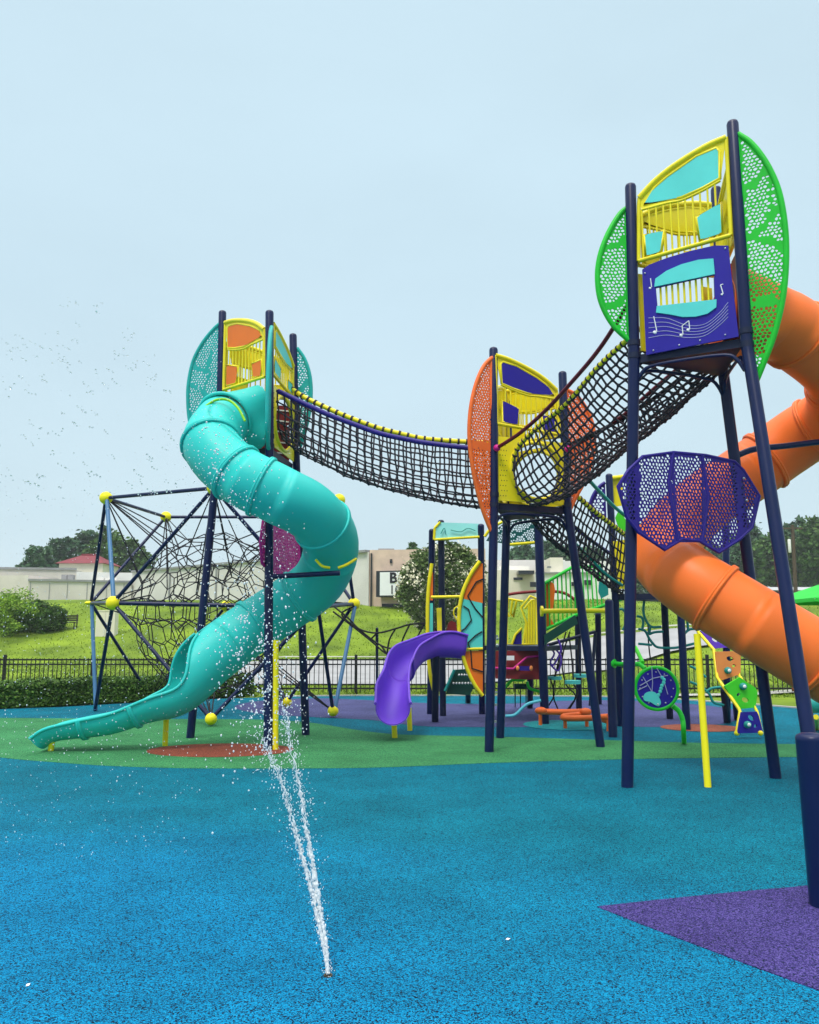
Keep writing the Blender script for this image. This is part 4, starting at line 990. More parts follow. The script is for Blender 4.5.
# rope traverse from the climber to the play house
tr = thing('rope_traverse', G(395, 698), 'sagging black rope traverse with hexagonal meshes hung from a thin post beside the violet slide', 'rope traverse')
Zt = zc(200, 470, 3.53); b = MB(); W = lambda l, Y0=17.0, Y1=16.2: [P(*Zt(x, y), Y0 + (Y1 - Y0) * (x - 470) / 310) for x, y in l]
for l in ([(545, 475), (600, 480 + 20)], ): pass
for l in ([(470, 500), (530, 545), (600, 600), (660, 650), (720, 665), (790, 660)], [(545, 480), (500, 510), (560, 560), (625, 575), (690, 560), (740, 545), (800, 540)], [(470, 480), (520, 520), (565, 565), (640, 620), (700, 630), (790, 615)], [(600, 600), (625, 575)], [(660, 650), (668, 600), (690, 560)], [(720, 665), (712, 610), (740, 545)], [(770, 660), (765, 600), (790, 545)], [(640, 620), (660, 650)], [(530, 545), (560, 560)]):
    b.tube(spline(W(l), 4), .018, 5)
b.build('rope', m_black, tr); post(tr, [(377, 697, None), (377, 629, 17.0)], m_navy_dark, .03)
# ------------------------------------------------------------------ play house in the middle distance
Z5 = zc(370, 470, 3.53); Zp = zc(470, 540, 6.825); Zq = zc(480, 620, 5.12); Zr = zc(420, 600, 7.31)
ph = thing('play_house', G(510, 712), 'low play house with cyan roof boards, petal panel and maroon skirt behind the middle tower', 'play structure')
post(ph, [(430, 714, None), (432, 531, 15.75)]); post(ph, [(443, 716, None), (441, 522, 15.6)], m_navy_dark); post(ph, [(482, 714, None), (481, 526, 15.5)])
post(ph, [(435, 722, None), (436, 658, 14.7)], m_navy_dark); post(ph, [(545, 724, None), (538.5, 526, 14.45)], r=.075); post(ph, [(579, 709.5, None), (577.5, 600, 16.6)], m_navy_dark)
post(ph, [(530, 708, None), (530, 655, 16.8)], m_navy_dark); post(ph, [(468, 702.5, None), (468, 660, 17.8)], m_navy_dark); post(ph, [(599, 704, None), (598, 614, 17.2)], m_navy_dark)
def polyplate(root, px, Y, th, m, name, d=(1, 0, 0), off=0.0):
    pl_ = plane_dir(P(px[0][0], px[0][1], Y), d); return MB().plate([PL(x, y, pl_) for x, y in px], pl_[1], th, off=off).build(name, m, root)
def pipes(root, lists, Y, r, m, name, d=(1, 0, 0), k=4, closed=False):
    pl_ = plane_dir(P(lists[0][0][0], lists[0][0][1], Y), d); b = MB()
    for l in lists:
        q = [PL(x, y, pl_) for x, y in l]; b.tube(spline(q, k, closed) if k else q, r, 7, closed)
    return b.build(name, m, root)
# roof boards
m_tealdark = mat('dark_teal_paint', (.008, .10, .10), .45)
rb_ = polyplate(ph, [Z5(228, 205), Z5(245, 185), Z5(385, 190), Z5(385, 236), Z5(228, 246)], 15.55, .03, m_cyanlight, 'roof_board')
pipes(rb_, [[Z5(226, 246), Z5(386, 236)], [Z5(228, 205), Z5(248, 184)], [Z5(228, 205), Z5(226, 246)]], 15.53, .025, m_yellow, 'board_edge', k=0)
pipes(rb_, [[Z5(250, 225), Z5(262, 205), Z5(268, 228)], [Z5(285, 212), Z5(320, 218), Z5(345, 206), Z5(372, 214)]], 15.5, .008, m_tealpipe, 'engraving')
pr_ = plane_dir(P(*Z5(485, 220), 14.6), (1, 0, 0)); b = MB(); ol = [Z5(*p) for p in ((410, 250), (425, 225), (470, 190), (540, 170), (585, 165), (588, 255), (486, 262))]
perf(b, [PL(x, y, pr_) for x, y in ol], pr_[1], .038, .012, [([PL(*Z5(*p), pr_) for p in l], .02) for l in ([(420, 240), (470, 215), (530, 225), (588, 190)], [(490, 250), (530, 225), (560, 250)])], .03, 31)
o = b.build('roof_canopy', m_tealdark, ph); pipes(o, [[Z5(405, 235), Z5(425, 210), Z5(470, 182), Z5(540, 163), Z5(586, 162)], [Z5(486, 264), Z5(588, 256)]], 14.58, .028, m_yellow, 'canopy_edge')
# petal panel
pe_ = [(388, 322), (355, 370), (325, 440), (314, 520), (318, 600), (335, 680), (365, 750), (398, 797)]; py_ = 14.8
arcp = [Z5(*p) for p in pe_]
pn = polyplate(ph, [Z5(*p) for p in ((385, 330), (355, 375), (330, 440), (332, 455), (398, 470), (398, 330))], py_, .02, m_orangeboard, 'petal_panel')
polyplate(ph, [Z5(*p) for p in ((330, 455), (318, 520), (322, 600), (330, 632), (398, 630), (396, 470))], py_, .02, m_cyan, 'petal_panel')
polyplate(ph, [Z5(*p) for p in ((330, 640), (345, 690), (368, 745), (398, 785), (398, 638))], py_, .02, m_orangeboard, 'petal_panel')
pipes(ph, [arcp], py_ - .02, .035, m_yellow, 'petal_rim'); pipes(ph, [[Z5(322, 633), Z5(398, 631)]], py_ - .02, .025, m_yellow, 'petal_rail', k=0)
pipes(pn, [[Z5(*p) for p in l] for l in ([(398, 385), (375, 395), (345, 445), (372, 490), (398, 520)], [(330, 480), (348, 492), (358, 530), (335, 560), (318, 570)], [(396, 570), (372, 585), (346, 610), (356, 640), (360, 700), (398, 712)])], py_ - .025, .012, m_black, 'black_outline', k=0)
pipes(ph, [[Z5(*p) for p in ((312, 480), (298, 490), (296, 510), (306, 528))]], py_ - .1, .012, m_yellow, 'grab_loop')
# second petal, edge on, behind the slide
pipes(ph, [[Z5(218, 330), Z5(208, 400), Z5(203, 480), Z5(203, 580)], [Z5(205, 650), Z5(212, 720), Z5(228, 790)]], 15.3, .035, m_yellow, 'petal_rim')
polyplate(ph, [Z5(212, 470), Z5(222, 470), Z5(222, 590), Z5(210, 590)], 15.32, .02, m_cyan, 'petal_panel'); polyplate(ph, [Z5(214, 360), Z5(222, 360), Z5(222, 460), Z5(212, 460)], 15.32, .02, m_orangeboard, 'petal_panel')
pipes(ph, [[Z5(215, 449), Z5(328, 447)]], 15.0, .028, m_yellow, 'guard_rail', k=0)
polyplate(ph, [Z5(235, 488), Z5(252, 486), Z5(254, 580), Z5(238, 582)], 15.2, .05, m_yellow, 'side_post')
polyplate(ph, [Zr(190, 240), Zr(205, 170), Zr(230, 150), Zr(262, 165), Zr(275, 240)], 16.0, .03, m_maroonbd, 'seat_back')
# dark climbing ramp with white dots
dr = polyplate(ph, [Z5(268, 790), Z5(300, 705), Z5(345, 702), Z5(372, 755), Z5(350, 795)], 16.2, .05, m_darkgreen, 'climbing_ramp'); b = MB()
for y, a, c, k in ((547, 285, 345, 4), (608, 245, 375, 7)):
    for i in range(k): b.ball(P(*Zr(a + (c - a) * i / (k - 1), y), 16.12), .022, ICO1)
b.build('white_dots', m_white, dr); pipes(dr, [[Z5(265, 780), Z5(298, 705)]], 16.1, .03, m_tealpipe, 'ramp_edge', k=0)
# deck and maroon skirt
dk = [P(483, 648, 15.4), P(545, 648, 14.6), P(578, 645, 16.4), P(500, 645, 17.2)]; z_ = dk[0].z; dk = [V((p.x, p.y, z_)) for p in dk]
MB().plate(dk, UP, .08).build('deck', m_navy_dark, ph)
sk = polyplate(ph, [Zq(60, 158), Zq(305, 156), Zq(305, 305), Zq(80, 300)], 15.0, .03, m_maroonbd, 'skirt_board')
pipes(sk, [[Zq(60, 245), Zq(170, 250), Zq(240, 190), Zq(310, 183)]], 14.94, .02, m_pink, 'wave_rail', k=0)
polyplate(sk, [Zq(135, 183), Zq(175, 183), Zq(175, 206), Zq(135, 206)], 14.9, .02, m_white, 'white_plate'); polyplate(sk, [Zq(190, 236), Zq(262, 236), Zq(272, 250), Zq(262, 260), Zq(190, 258)], 14.9, .02, m_purplefin, 'sliding_toy')
for x in (193, 262): MB().ball(P(*Zq(x, 247), 14.86), .045, ICO2, (.7, .5, 1)).build('toy_knob', m_peach, sk)
pipes(ph, [[Zq(130, 345), Zq(165, 308), Zq(215, 308), Zq(270, 275), Zq(310, 274)], [Zq(240, 315), Zq(255, 350), Zq(310, 368)]], 15.6, .028, m_green, 'wave_rail')
pipes(ph, [[Zq(130, 492), Zq(180, 485), Zq(240, 432), Zq(312, 412)]], 14.7, .026, m_ltblue, 'wave_rail')
b = MB(); b.tube([P(*Zq(175, 340), 16.0), P(*Zq(245, 340), 16.0)], .05, 8); b.build('stool_top', m_darkgreen, ph); 
b = MB()
for x in (180, 207, 236): b.tube([P(*Zq(x, 345), 16.0), G(*Zq(x, 445))], .012, 5)
b.build('stool_leg', m_black, ph)
for y in (82, 370, 434, 520): MB().beam(P(*Zq(66, y), 13.4), P(*Zq(92, y), 13.4), .05, .03).build('ladder_rung', m_steel, ph)
for y in (95, 130): MB().ball(P(*Zq(88, y), 13.4), .03, ICO1).build('ladder_bolt', m_steel, ph)
# yellow guards and the red arched rail
pipes(ph, [[Zp(*p) for p in ((362, 712), (384, 560), (348, 460), (412, 382), (456, 402))], [Zp(*p) for p in ((456, 402), (460, 712), (362, 712))], [Zp(*p) for p in ((372, 470), (418, 412), (440, 410))]] + [[Zp(x, 712), Zp(x, y)] for x, y in ((385, 560), (402, 430), (420, 412), (438, 408))], 15.0, .022, m_yellow, 'guard_panel', k=0)
pipes(ph, [[Zp(*p) for p in ((250, 400), (362, 420))], [Zp(262, 400), Zp(252, 490), Zp(270, 525)], [Zp(290, 405), Zp(278, 500), Zp(295, 528), Zp(318, 415)], [Zp(250, 400), Zp(252, 710), Zp(360, 712)]], 15.6, .022, m_yellow, 'guard_panel', k=0)
polyplate(ph, [Zp(*p) for p in ((290, 700), (310, 650), (352, 605), (352, 712), (296, 712))], 15.5, .03, m_purple, 'side_panel'); pipes(ph, [[Zp(*p) for p in ((288, 705), (310, 645), (354, 602))]], 15.46, .022, m_yellow, 'panel_edge', k=0)
pipes(ph, [[Zp(245, 375), Zp(330, 362), Zp(450, 352), Zp(560, 350), Zp(650, 365), Zp(722, 412)]], 16.2, .03, m_maroonbd, 'arched_rail')
pipes(ph, [[Zp(490, 486), Zp(745, 484), Zp(940, 484)]], 13.6, .04, m_yellow, 'grab_rail', k=0)
MB().tube([P(*Zp(482, 486), 13.6), P(*Zp(498, 486), 13.6)], .085, 12).build('rail_collar', m_yellow, ph)
# orange side board and the green stair rails
polyplate(ph, [Zp(*p) for p in ((518, 292), (545, 280), (572, 300), (580, 340), (566, 470), (540, 520), (578, 585), (565, 600), (522, 598))], 14.8, .03, m_orangeboard, 'side_board')
st0, st1 = P(*Zp(512, 290), 14.75), P(*Zp(900, 90), 15.8)
gr = MB(); gr.tube([P(*Zp(508, 296), 14.7), P(*Zp(690, 190), 15.1), P(603, 566, 15.5)], .03, 7); gr.tube([P(*Zp(512, 612), 14.7), P(*Zp(722, 512), 15.1), P(628, 597, 15.5)], .03, 7); gr.tube([P(*Zp(508, 296), 14.7), P(*Zp(512, 612), 14.7)], .026, 7)
for i in range(13):
    t = (i + 1) / 14; c0_, c1_ = P(*Zp(512, 612), 14.7), P(628, 597, 15.5); tp_ = [P(*Zp(508, 296), 14.7), P(*Zp(690, 190), 15.1), P(603, 566, 15.5)]; bt_ = [c0_, P(*Zp(722, 512), 15.1), c1_]
    X_ = tp_[0].x + (tp_[2].x - tp_[0].x) * t
    def atx(l): j = 0 if X_ < l[1].x else 1; return l[j].lerp(l[j + 1], (X_ - l[j].x) / (l[j + 1].x - l[j].x))
    gr.tube([atx(tp_), atx(bt_)], .014, 5)
gr.build('stair_rail', m_green, ph); 
polyplate(ph, [Zp(505, 650), Zp(715, 512), Zp(735, 570), Zp(510, 715)], 14.55, .05, m_darkgreen, 'stair_stringer')
# ------------------------------------------------------------------ violet slide
vsl = thing('chute_slide', G(412, 727), 'small open violet slide curving down from the play house', 'slide')
pts = [(464, 647, 14.9), (448, 645, 14.85), (433, 646, 14.75), (418, 652, 14.5), (406, 662, 14.1), (399, 674, 13.7), (396, 686, 13.3), (393, 697, 12.9), (392.5, 704, 12.6), (393, 708, 12.3)]
sweep_slide(vsl, [P(*p) for p in pts], lambda T: .205 + .05 * sstep((T - .7) / .3) + .012 * math.sin(T * 18), lambda T: math.pi / 2 + (.95 - .75 * sstep((T - .82) / .18)) + .06 * math.sin(T * 21), m_violet, [0, .52, 1], [.52], n=24, steps=60, wall=True)
for a, c in (((395, 738), (394, 723)), ((410, 730.5), (409, 708))): g = G(*a); MB().tube([g - UP * .05, P(c[0], c[1], g.y)], .04, 10).build('support_post', m_yellow, vsl)
# ------------------------------------------------------------------ small tower behind the right tower
t4 = thing('play_tower', G(660, 725), 'small far tower with a violet fin half hidden behind the right tower and orange slide', 'play tower')
post(t4, [(621, 726, None), (615, 590, 14.2), (609, 476, 14.2)]); post(t4, [(687, 730, None), (680, 600, 13.9), (674, 500, 13.9)]); post(t4, [(670, 719, None), (664, 598, 15.1), (660, 500, 15.1)], m_navy_dark); post(t4, [(727, 722, None), (726, 600, 14.7), (726, 517, 14.7)])
q = [P(615, 597, 14.2), P(680, 597, 13.9), P(726, 597, 14.7), P(664, 597, 15.1)]; z_ = q[0].z; q = [V((p.x, p.y, z_)) for p in q]
MB().plate(q, UP, .1).build('deck', m_navy_dark, t4)
Z6 = zc(550, 460, 6.825)
polyplate(t4, [Z6(415, 115), Z6(495, 110), Z6(500, 310), Z6(440, 320), Z6(418, 200)], 14.3, .02, m_yellow, 'guard_panel'); pipes(t4, [[Z6(412, 125), Z6(500, 115)]], 14.25, .04, m_yellow, 'guard_rail', k=0)
polyplate(t4, [Z6(445, 395), Z6(470, 340), Z6(530, 430), Z6(535, 495), Z6(470, 470)], 14.1, .02, m_greenbd, 'side_board')
polyplate(t4, [Z6(430, 555), Z6(505, 545), Z6(530, 600), Z6(525, 880), Z6(470, 880), Z6(450, 700)], 14.0, .02, m_yellow, 'entrance_panel')
plv = plane_dir(P(609, 500, 14.2), (1, 0, 0)); b = MB(); arcv = [Z6(*p) for p in ((375, 155), (340, 180), (305, 225), (282, 275), (275, 320), (290, 370), (330, 400))]
perf(b, [PL(x, y, plv) for x, y in arcv + [Z6(385, 400)]], plv[1], .06, .012, (), .03, 61); o = b.build('perforated_fin', m_purplefin, t4); pipes(o, [arcv], 14.19, .03, m_purplefin, 'fin_frame')
polyplate(t4, [Z6(335, 830), Z6(360, 815), Z6(395, 850), Z6(398, 920), Z6(350, 945), Z6(330, 900)], 14.8, .03, m_tealpipe, 'side_board')
Z9 = zc(590, 590, 7.445)
pipes(t4, [[Z9(*p) for p in l] for l in ([(210, 145), (245, 145), (270, 190), (270, 240), (245, 300)], [(350, 195), (385, 205), (397, 240), (390, 290)], [(360, 290), (410, 305), (440, 360), (470, 400), (500, 425), (560, 432), (640, 430), (730, 410), (790, 395)], [(440, 330), (480, 315), (545, 310)], [(405, 60), (400, 180), (450, 270), (530, 275)], [(450, 270), (440, 330)], [(360, 400), (460, 410)], [(790, 290), (740, 295), (700, 330), (680, 370)], [(725, 230), (730, 295)])], 14.6, .022, m_tealpipe, 'loop_climber')
pipes(t4, [[Z9(*p) for p in l] for l in ([(405, 60), (400, 170), (430, 250), (435, 380), (450, 520)],)], 14.7, .012, m_black, 'hanging_rope')
# ------------------------------------------------------------------ short post with grab rail, spinner disc
sp_ = thing('short_post', G(612, 737), 'short navy post with a rounded cap between the two leaning tower legs', 'post')
post(sp_, [(613, 737, None), (609, 602, 13.05)], r=.065)
ds = thing('spinner_disc', G(684, 743), 'round purple disc toy in a green ring on a bent green pipe stand', 'spinner disc')
Z1 = zc(580, 560, 3.427); cp = P(*Z1(262, 440), 11.9); nd = V((-.15, -1, 0)).normalized(); ex = UP.cross(nd); rd_ = 70 / 3.427 * 11.9 / F * .985
circ = lambda r, k=40: [cp + (ex * math.cos(2 * math.pi * i / k) + UP * math.sin(2 * math.pi * i / k)) * r for i in range(k)]
MB().tube(circ(rd_), .026, 10, closed=True).build('green_ring', m_green, ds)
o = MB().plate(circ(rd_ - .02), nd, .03).build('disc', m_purple, ds)
pd = (cp - nd * 0, nd); D = lambda l, f=.025: [PL(*Z1(*p), pd) + nd * f for p in l]
b = MB()
for l in ([(215, 400), (245, 450), (255, 475)], [(205, 430), (250, 405), (300, 395)], [(245, 365), (248, 420), (246, 450)], [(262, 370), (285, 410), (300, 460)], [(200, 445), (230, 430)]): b.tube(D(l), .006, 4)
b.build('web_lines', m_pale, o)
b = MB().plate(spline(D([(216, 470), (225, 455), (245, 450), (262, 458), (276, 485), (270, 500), (258, 497), (240, 486), (222, 482)]), 4, True), nd, .014)
for x, y in ((268, 462), (274, 450), (277, 440), (280, 430), (286, 420), (287, 410), (281, 403)): b.ball(D([(x, y)])[0], .026, ICO2, (1, .35, 1))
b.build('cyan_motif', m_cyan, o); b = MB()
for i in range(12): a = i * math.pi / 6; b.ball(cp + (ex * math.cos(a) + UP * math.sin(a)) * (rd_ - .06) + nd * .02, .011, ICO1)
b.ball(D([(266, 494)])[0] + nd * .01, .016, ICO1); b.build('bolts', m_steel, o)
g = G(684, 743); MB().tube(spline([g - UP * .05, P(*Z1(355, 590), 11.85), P(*Z1(352, 550), 11.87), P(*Z1(340, 520), 11.9), P(*Z1(318, 500), 11.92)], 6), .035, 10).build('stand_pipe', m_green, ds)
MB().tube([P(*Z1(115, 355), 13.0), P(*Z1(140, 357), 12.9), P(*Z1(205, 357), 12.0), P(*Z1(222, 372), 11.95)], .033, 8).build('arm', m_green, ds); MB().tube([P(*Z1(113, 355), 13.0), P(*Z1(120, 355), 12.98)], .07, 10).build('arm_flange', m_green, ds)
MB().tube([P(*Z1(190, 300), 12.6), P(*Z1(215, 352), 12.0)], .03, 8).build('brace', m_greenbd, ds)
# ------------------------------------------------------------------ climbing boards
Zc = zc(690, 600, 6.35)
cw = thing('climbing_boards', G(748, 733), 'zigzag of purple, peach and green climbing boards with round holds on a yellow frame', 'climbing wall')
def cboard(px, Ya, m, holes, holds, d=(1, .25, 0)):
    pl_ = plane_dir(P(*Zc(*px[0]), Ya), d); hs_ = []
    for x, y, rx, ry, a in holes:
        hs_.append([PL(*Zc(x + rx * math.cos(t) * math.cos(a) - ry * math.sin(t) * math.sin(a), y + rx * math.cos(t) * math.sin(a) + ry * math.sin(t) * math.cos(a)), pl_) for t in [i * math.pi / 8 for i in range(16)]])
    o = MB().plate([PL(*Zc(*p), pl_) for p in px], pl_[1], .03, hs_).build('climbing_board', m, cw)
    for x, y in holds: p = PL(*Zc(x, y), pl_) + pl_[1] * .03; MB().ball(p, .058, ICO3, (1, .7, .9)).build('hand_hold', m_tealpipe, o); MB().ball(p + pl_[1] * .035, .028, ICO2, (1, .5, 1)).build('hold_bolt', m_white, o)
cboard([(62, 197), (130, 215), (200, 250), (255, 300), (150, 308)], 13.6, m_violet, [(155, 255, 22, 9, .5)], [])
cboard([(162, 328), (300, 325), (318, 345), (318, 460), (300, 476), (190, 512), (168, 490)], 13.2, m_peach, [(252, 373, 24, 15, .3), (277, 418, 13, 11, 0)], [(233, 447)])
cboard([(216, 547), (312, 490), (414, 558), (426, 590), (412, 682), (310, 692)], 12.9, m_greenbd, [(348, 635, 24, 15, .4), (305, 600, 13, 10, -.6)], [(329, 548)])
cboard([(325, 712), (420, 708), (432, 730), (460, 835), (452, 842), (302, 846), (300, 830)], 12.75, m_purple, [(385, 748, 24, 14, .7), (412, 800, 10, 12, 0)], [(357, 790)])
b = MB(); fpx = [(50, 200, 13.65), (150, 315, 13.25), (172, 490, 13.2), (205, 540, 12.95), (310, 690, 12.9), (318, 710, 12.8), (295, 848, 12.75)]
b.tube([P(*Zc(x, y), Y) for x, y, Y in fpx], .026, 8); b.tube([P(*Zc(x, y), Y + .09) for x, y, Y in ((300, 320, 13.3), (312, 480, 13.2), (322, 492, 12.98), (415, 690, 12.93), (425, 706, 12.82), (458, 848, 12.78))], .022, 8); b.build('yellow_frame', m_yellow, cw)
for x in (297, 448): MB().ball(P(*Zc(x, 846), 12.76), .04, ICO2).build('foot', m_yellow, cw)
post(cw, [(727.5, 722, None), (724, 690, 14.2)], m_navy_dark); post(cw, [(737.5, 719, None), (735, 690, 14.6)], m_navy_dark)
pipes(cw, [[Zc(*p) for p in l] for l in ([(0, 420), (40, 440), (100, 490)], [(95, 570), (125, 600), (150, 650), (215, 668)], [(100, 585), (140, 560), (215, 553)], [(0, 520), (60, 545), (95, 570)])], 14.3, .022, m_tealpipe, 'loop_climber')
# ------------------------------------------------------------------ orange balance beam, hanging steps
bbm = thing('balance_beam', G(575, 722), 'low orange zigzag balance beam on the rubber below the hanging steps', 'balance beam')
bp = [Zq(308, 468), Zq(420, 472), Zq(545, 470), Zq(535, 482), Zq(435, 492), Zq(440, 503), Zq(560, 502), Zq(655, 495)]
b = MB(); pl_ = None
ptsb = [P(x, y, 14.6 - i * .12) for i, (x, y) in enumerate(bp)]; b.tube(spline(ptsb, 4), .05, 8); b.build('beam', m_orangefin, bbm)
for x, y in ((312, 465), (540, 470), (650, 510)): p = P(*Zq(x, y), 14.2); MB().ball(p, .08, ICO2, (1.3, 1, .8)).build('foot_block', m_orangefin, bbm)
for i in (0, 2, 4, 7): p = ptsb[i]; MB().tube([V((p.x, p.y, -.03)), p], .03, 8).build('leg', m_orangefin, bbm)
hs2 = thing('hanging_steps', G(565, 712), 'teal hanging step discs on crossed black ropes under the stair', 'hanging steps')
for x, y, w, Y in ((382, 297, 36, 15.6), (475, 318, 40, 15.2), (512, 285, 38, 16.0)):
    p = P(*Zq(x, y), Y); r_ = w / 5.12 * Y / F; MB().tube([p - UP * .03, p + UP * .03], r_, 16).build('step_disc', m_cyan, hs2)
b = MB()
for l in ([(440, 60), (395, 240), (375, 380), (400, 460)], [(460, 60), (420, 200), (440, 330), (490, 390), (445, 475)], [(455, 70), (470, 200), (478, 320)], [(510, 80), (500, 200), (515, 285)], [(395, 90), (420, 180), (378, 297)], [(480, 330), (500, 380), (440, 470)], [(360, 300), (380, 380), (350, 440)]): b.tube(spline([P(*Zq(*p), 15.5) for p in l], 3), .014, 5)
b.build('rope', m_black, hs2); b = MB()
for l in ([(345, 130), (380, 170), (360, 220), (400, 260), (415, 190), (380, 140)], [(400, 100), (415, 150), (390, 210), (365, 240)]): b.tube(spline([P(*Zq(*p), 15.3) for p in l], 4), .018, 5)
b.build('violet_rope', m_violet, hs2); b = MB(); b.tube([P(*Zq(340, 130), 15.5), P(*Zq(590, 60), 15.5)], .03, 6); b.tube([P(*Zq(590, 60), 15.5), P(590, 700, 15.5) - UP * .1], .03, 6); b.build('beam', m_navy_dark, hs2)
# ------------------------------------------------------------------ near post with a play panel at the right edge, teal tunnel
bo_ = G(826, 906); tp = V((P(811, 736, bo_.y).x, bo_.y, P(811, 738, bo_.y).z))
bl = thing('low_post', bo_, 'thick navy post with a rounded pale cap on the purple wedge at the right edge', 'post')
MB().tube([bo_ - UP * .05, tp], .085, 24).build('post', m_navy, bl); MB().tube([tp - UP * .012, tp + UP * .0, tp + UP * .016, tp + UP * .026, tp + UP * .03], [.0855, .0855, .078, .055, .02], 24).build('cap', m_navy, bl)
MB().plate([tp + V((x_, .06 * x_, z_)) for x_, z_ in ((.09, .0), (.13, .03), (.5, .03), (.55, -.02), (.55, -.26), (.5, -.3), (.12, -.3), (.09, -.26))], V((.06, -1, 0)), .03, [[tp + V((.3 + .09 * math.cos(a), .06 * (.3 + .09 * math.cos(a)), -.14 + .08 * math.sin(a))) for a in [i * .524 for i in range(12)]]]).build('play_board', m_peach, bl)
tn = thing('crawl_tunnel', G(835, 716), 'teal plastic crawl tunnel cut by the right edge behind the orange slide', 'crawl tunnel')
MB().tube([P(806, 705, 13.4), P(840, 703, 13.3), P(880, 702, 13.2)], .13, 16).build('tube', m_tealpipe, tn); MB().tube([P(804.5, 705, 13.4), P(807, 705, 13.4)], .13, 16).build('collar', m_tealpipe, tn)
MB().tube([G(817, 728) - UP * .05, P(816, 717, 12.9)], .04, 8).build('leg', m_yellow, tn); MB().tube([G(860, 728) - UP * .05, P(860, 705, 12.9)], .04, 8).build('leg', m_yellow, tn)
# ------------------------------------------------------------------ water
m_water = bpy.data.materials.new('water'); m_water.use_nodes = True; wb_ = m_water.node_tree.nodes['Principled BSDF']
wb_.inputs['Base Color'].default_value = (.95, .97, 1, 1); wb_.inputs['Roughness'].default_value = .05; wb_.inputs['IOR'].default_value = 1.33; wb_.inputs['Transmission Weight'].default_value = 1.0
m_foam = bpy.data.materials.new('foaming_water'); m_foam.use_nodes = True; wf = m_foam.node_tree.nodes['Principled BSDF']
wf.inputs['Base Color'].default_value = (.88, .92, .95, 1); wf.inputs['Roughness'].default_value = .15; wf.inputs['Transmission Weight'].default_value = .3; wf.inputs['IOR'].default_value = 1.33
nz0 = G(328, 976); rn = random.Random(12)
nozzle = thing('spray_nozzle', nz0, 'small brass spray nozzle set flush in the blue rubber under the water jet', 'spray nozzle')
m_brass = mat('worn_brass', (.14, .10, .06), .4, metal=.7)
MB().tube([nz0 - UP * .01, nz0 + UP * .006], .02, 16).build('rim', m_brass, nozzle); MB().tube([nz0 + UP * .008, nz0 + UP * .012], .012, 10).build('spout', m_black, nozzle)
def yj(y): return nz0.y + .35 * (976 - y) / 340     # the jets lean away slowly as they rise
J1 = [(328, 975), (324, 950), (318, 920), (309, 880), (299, 845), (289, 808), (279, 775), (270, 755), (262, 736)]
J2 = [(328, 975), (326, 945), (320, 910), (314, 872), (306, 825), (300, 790), (294, 762), (288, 730), (283, 700)]
jet = MB()
for J, s in ((J1, 1), (J2, 2)):
    c = resample(spline([P(x, y, yj(y)) for x, y in J], 8), 260)
    for k in range(4):                               # thin wavering strands that tear apart as they rise
        strand = []; rad = []
        end = int(260 * (.98, .72, .5, .36)[k])
        for i in range(0, end):
            t = i / 260; w = .002 + .014 * t
            strand.append(c[i] + V((noise.noise(V((t * 17, s * 3, k * 7.1))), .6 * noise.noise(V((t * 17, s * 3, k * 7.1 + 50))), .5 * noise.noise(V((t * 15, 9 + s, k * 5.3))))) * w * 2.1)
            gap = noise.noise(V((t * 48, k * 3.7, s * 11)))
            rad.append(max(.0005, (.0046 * (1 - t) ** 1.2 + .0011) * (1 + 1.2 * gap if t < .2 else max(.06, 1.05 + 2.6 * gap))))
        jet.tube(strand, rad, 6)
    for i in range(760):
        t = rn.random() ** .85; p = c[int(t * 259)]
        q = p + V((rn.gauss(0, 1), rn.gauss(0, .8), rn.gauss(0, 1.2))) * (.0028 + .009 * t)
        jet.ball(q, rn.uniform(.0012, .0046) * (1.15 - .5 * t), ICO1, (1, 1, rn.uniform(1, 2.8)))
for i in range(60):
    q = G(328 + rn.gauss(0, 3.5), 975 + rn.gauss(0, 2)) + UP * abs(rn.gauss(0, .03)); jet.ball(q, rn.uniform(.001, .003), ICO1)
jo = jet.build('water_jet', m_foam); tag(jo, 'thin white water jet splitting into two rising streams from the blue rubber', 'water jet')
dr = MB(); spray = MB(); tgt = [spray]
def drop(x, y, Y, r): tgt[0].ball(P(x, y, Y), r, ICO1, (1, 1, rn.uniform(.8, 1.6)))
for J in (J1, J2):                                   # spray shed along the jets
    c = spline([V((x, y, 0)) for x, y in J], 10)
    for i in range(420):
        t = rn.random() ** .7; p = c[int(t * (len(c) - 1))]; sp = 1.5 + 12 * t
        drop(p.x + rn.gauss(0, sp), p.y + rn.gauss(0, sp), yj(p.y) + rn.gauss(0, .06), rn.uniform(.0010, .0032))
for i in range(520):                                 # rising plume in front of the left tower
    t = rn.random(); x = 272 - 62 * t + rn.gauss(0, 20 + 12 * t); y = 740 - 330 * t + rn.gauss(0, 22)
    drop(x, y, 4.0 + .9 * t + rn.gauss(0, .15), rn.uniform(.0015, .0045))
for i in range(420):
    drop(rn.gauss(262, 26), rn.gauss(670, 60), 4.0 + rn.gauss(0, .15), rn.uniform(.0015, .005))
tgt[0] = dr
cl = [(rn.uniform(-5, 175), rn.uniform(300, 500)) for i in range(120)]
cl = [c for c in cl if not (c[1] < 300 + (c[0] - 60) * .9 - 10 and c[0] > 60) and not (c[0] < 60 and c[1] < 330)]
for x, y in cl:                                      # drops falling through the sky in little strings
    a = rn.uniform(.3, .9); k = rn.choice((1, 2, 3, 3, 4, 5))
    for j in range(k): drop(x + j * 2.1 * math.cos(a) + rn.gauss(0, .8), y + j * 2.1 * math.sin(a) + rn.gauss(0, .8), 4.8 + rn.gauss(0, .15), rn.uniform(.0028, .0062))
tgt[0] = spray
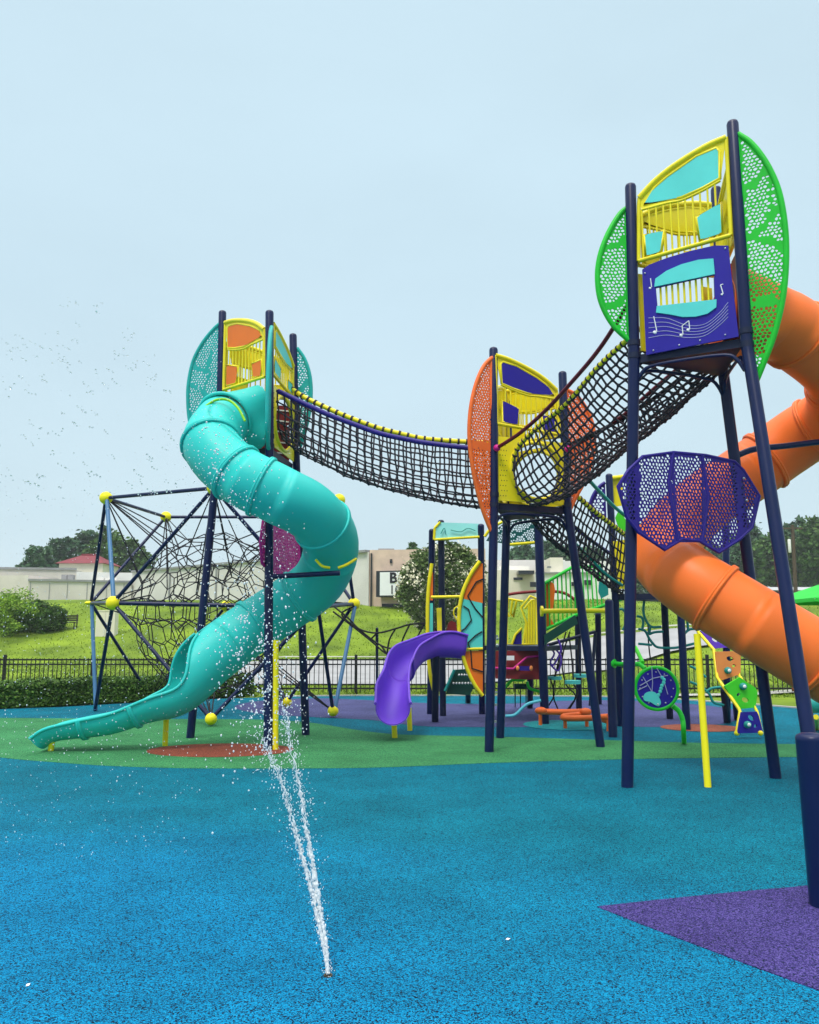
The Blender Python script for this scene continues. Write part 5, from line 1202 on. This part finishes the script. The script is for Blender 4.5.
for i in range(520):                                 # spray thrown over the slide and the tower leg
    x, y = rn.choice(((208, 445, 20, 26), (225, 480, 18, 22), (222, 630, 22, 30), (268, 560, 7, 80), (250, 660, 22, 40), (268, 700, 10, 30)))[:2], 0
    cx_, cy_ = x; drop(cx_ + rn.gauss(0, 20), cy_ + rn.gauss(0, 30), 4.6 + rn.gauss(0, .3), rn.uniform(.0010, .0034))
for cx_, cy_, n_ in ((215, 452, 12), (222, 476, 16), (205, 430, 9), (229, 500, 12), (245, 620, 14), (238, 655, 12), (262, 640, 14), (268, 690, 16), (254, 705, 10), (213, 465, 9)):
    for j in range(n_): drop(cx_ + rn.gauss(0, 2.6), cy_ + rn.gauss(0, 3.4), 4.4, rn.uniform(.0016, .0062))
tgt[0] = dr
for p in ((70, 300, 6), (98, 305, 9), (128, 334, 8), (8, 352, 5), (60, 356, 6), (45, 378, 6), (8, 382, 7), (30, 390, 5), (118, 352, 5), (145, 360, 6), (85, 390, 4), (5, 478, 5), (55, 430, 4)):
    for j in range(p[2]): drop(p[0] + rn.gauss(0, 4), p[1] + rn.gauss(0, 3) + j * .8, 4.8 + rn.gauss(0, .1), rn.uniform(.003, .0065))
tgt[0] = spray
for i in range(750): drop(rn.uniform(-5, 190), rn.uniform(480, 760), rn.uniform(4.5, 7), rn.uniform(.0015, .0036))
for i in range(200): drop(rn.uniform(0, 200), rn.uniform(720, 860), rn.uniform(3.6, 4.8), rn.uniform(.001, .0028))
for i in range(260): drop(rn.uniform(60, 240), 420 + rn.gauss(60, 70), rn.uniform(4.8, 7), rn.uniform(.0015, .003))
struct(dr.build('water_drops', m_water), 'stuff'); struct(spray.build('water_spray', m_foam), 'stuff')
# litter on the rubber
for i, (x, y) in enumerate(((508, 940), (28, 986))):
    g = G(x, y); a = i * 1.1; u_ = V((math.cos(a), math.sin(a), .1)) * .012; w_ = V((-math.sin(a), math.cos(a), .2)) * .006
    o = MB().plate([g - u_ + UP * .004, g - u_ * .2 + w_ + UP * .007, g + u_ + UP * .006, g - w_ + UP * .004], UP, .0015).build('fallen_petal', m_white)
    tag(o, ('tiny white petal lying on the blue rubber left of the purple wedge', 'tiny white petal lying on the blue rubber at the lower left corner')[i], 'petal', 'white petals on the rubber')

# ------------------------------------------------------------------ moist air
hz_ = MB().box((-130, -34, -1.2), (130, 175, 16.0)).build('haze', None)
m_haze = bpy.data.materials.new('haze'); m_haze.use_nodes = True; t = m_haze.node_tree; t.nodes.clear()
ho = N(t, 'ShaderNodeOutputMaterial'); hv = N(t, 'ShaderNodeVolumePrincipled'); hv.inputs['Color'].default_value = (.9, .95, 1, 1); hv.inputs['Density'].default_value = .0006
t.links.new(hv.outputs[0], ho.inputs['Volume']); hz_.data.materials.clear(); hz_.data.materials.append(m_haze); struct(hz_, 'stuff')
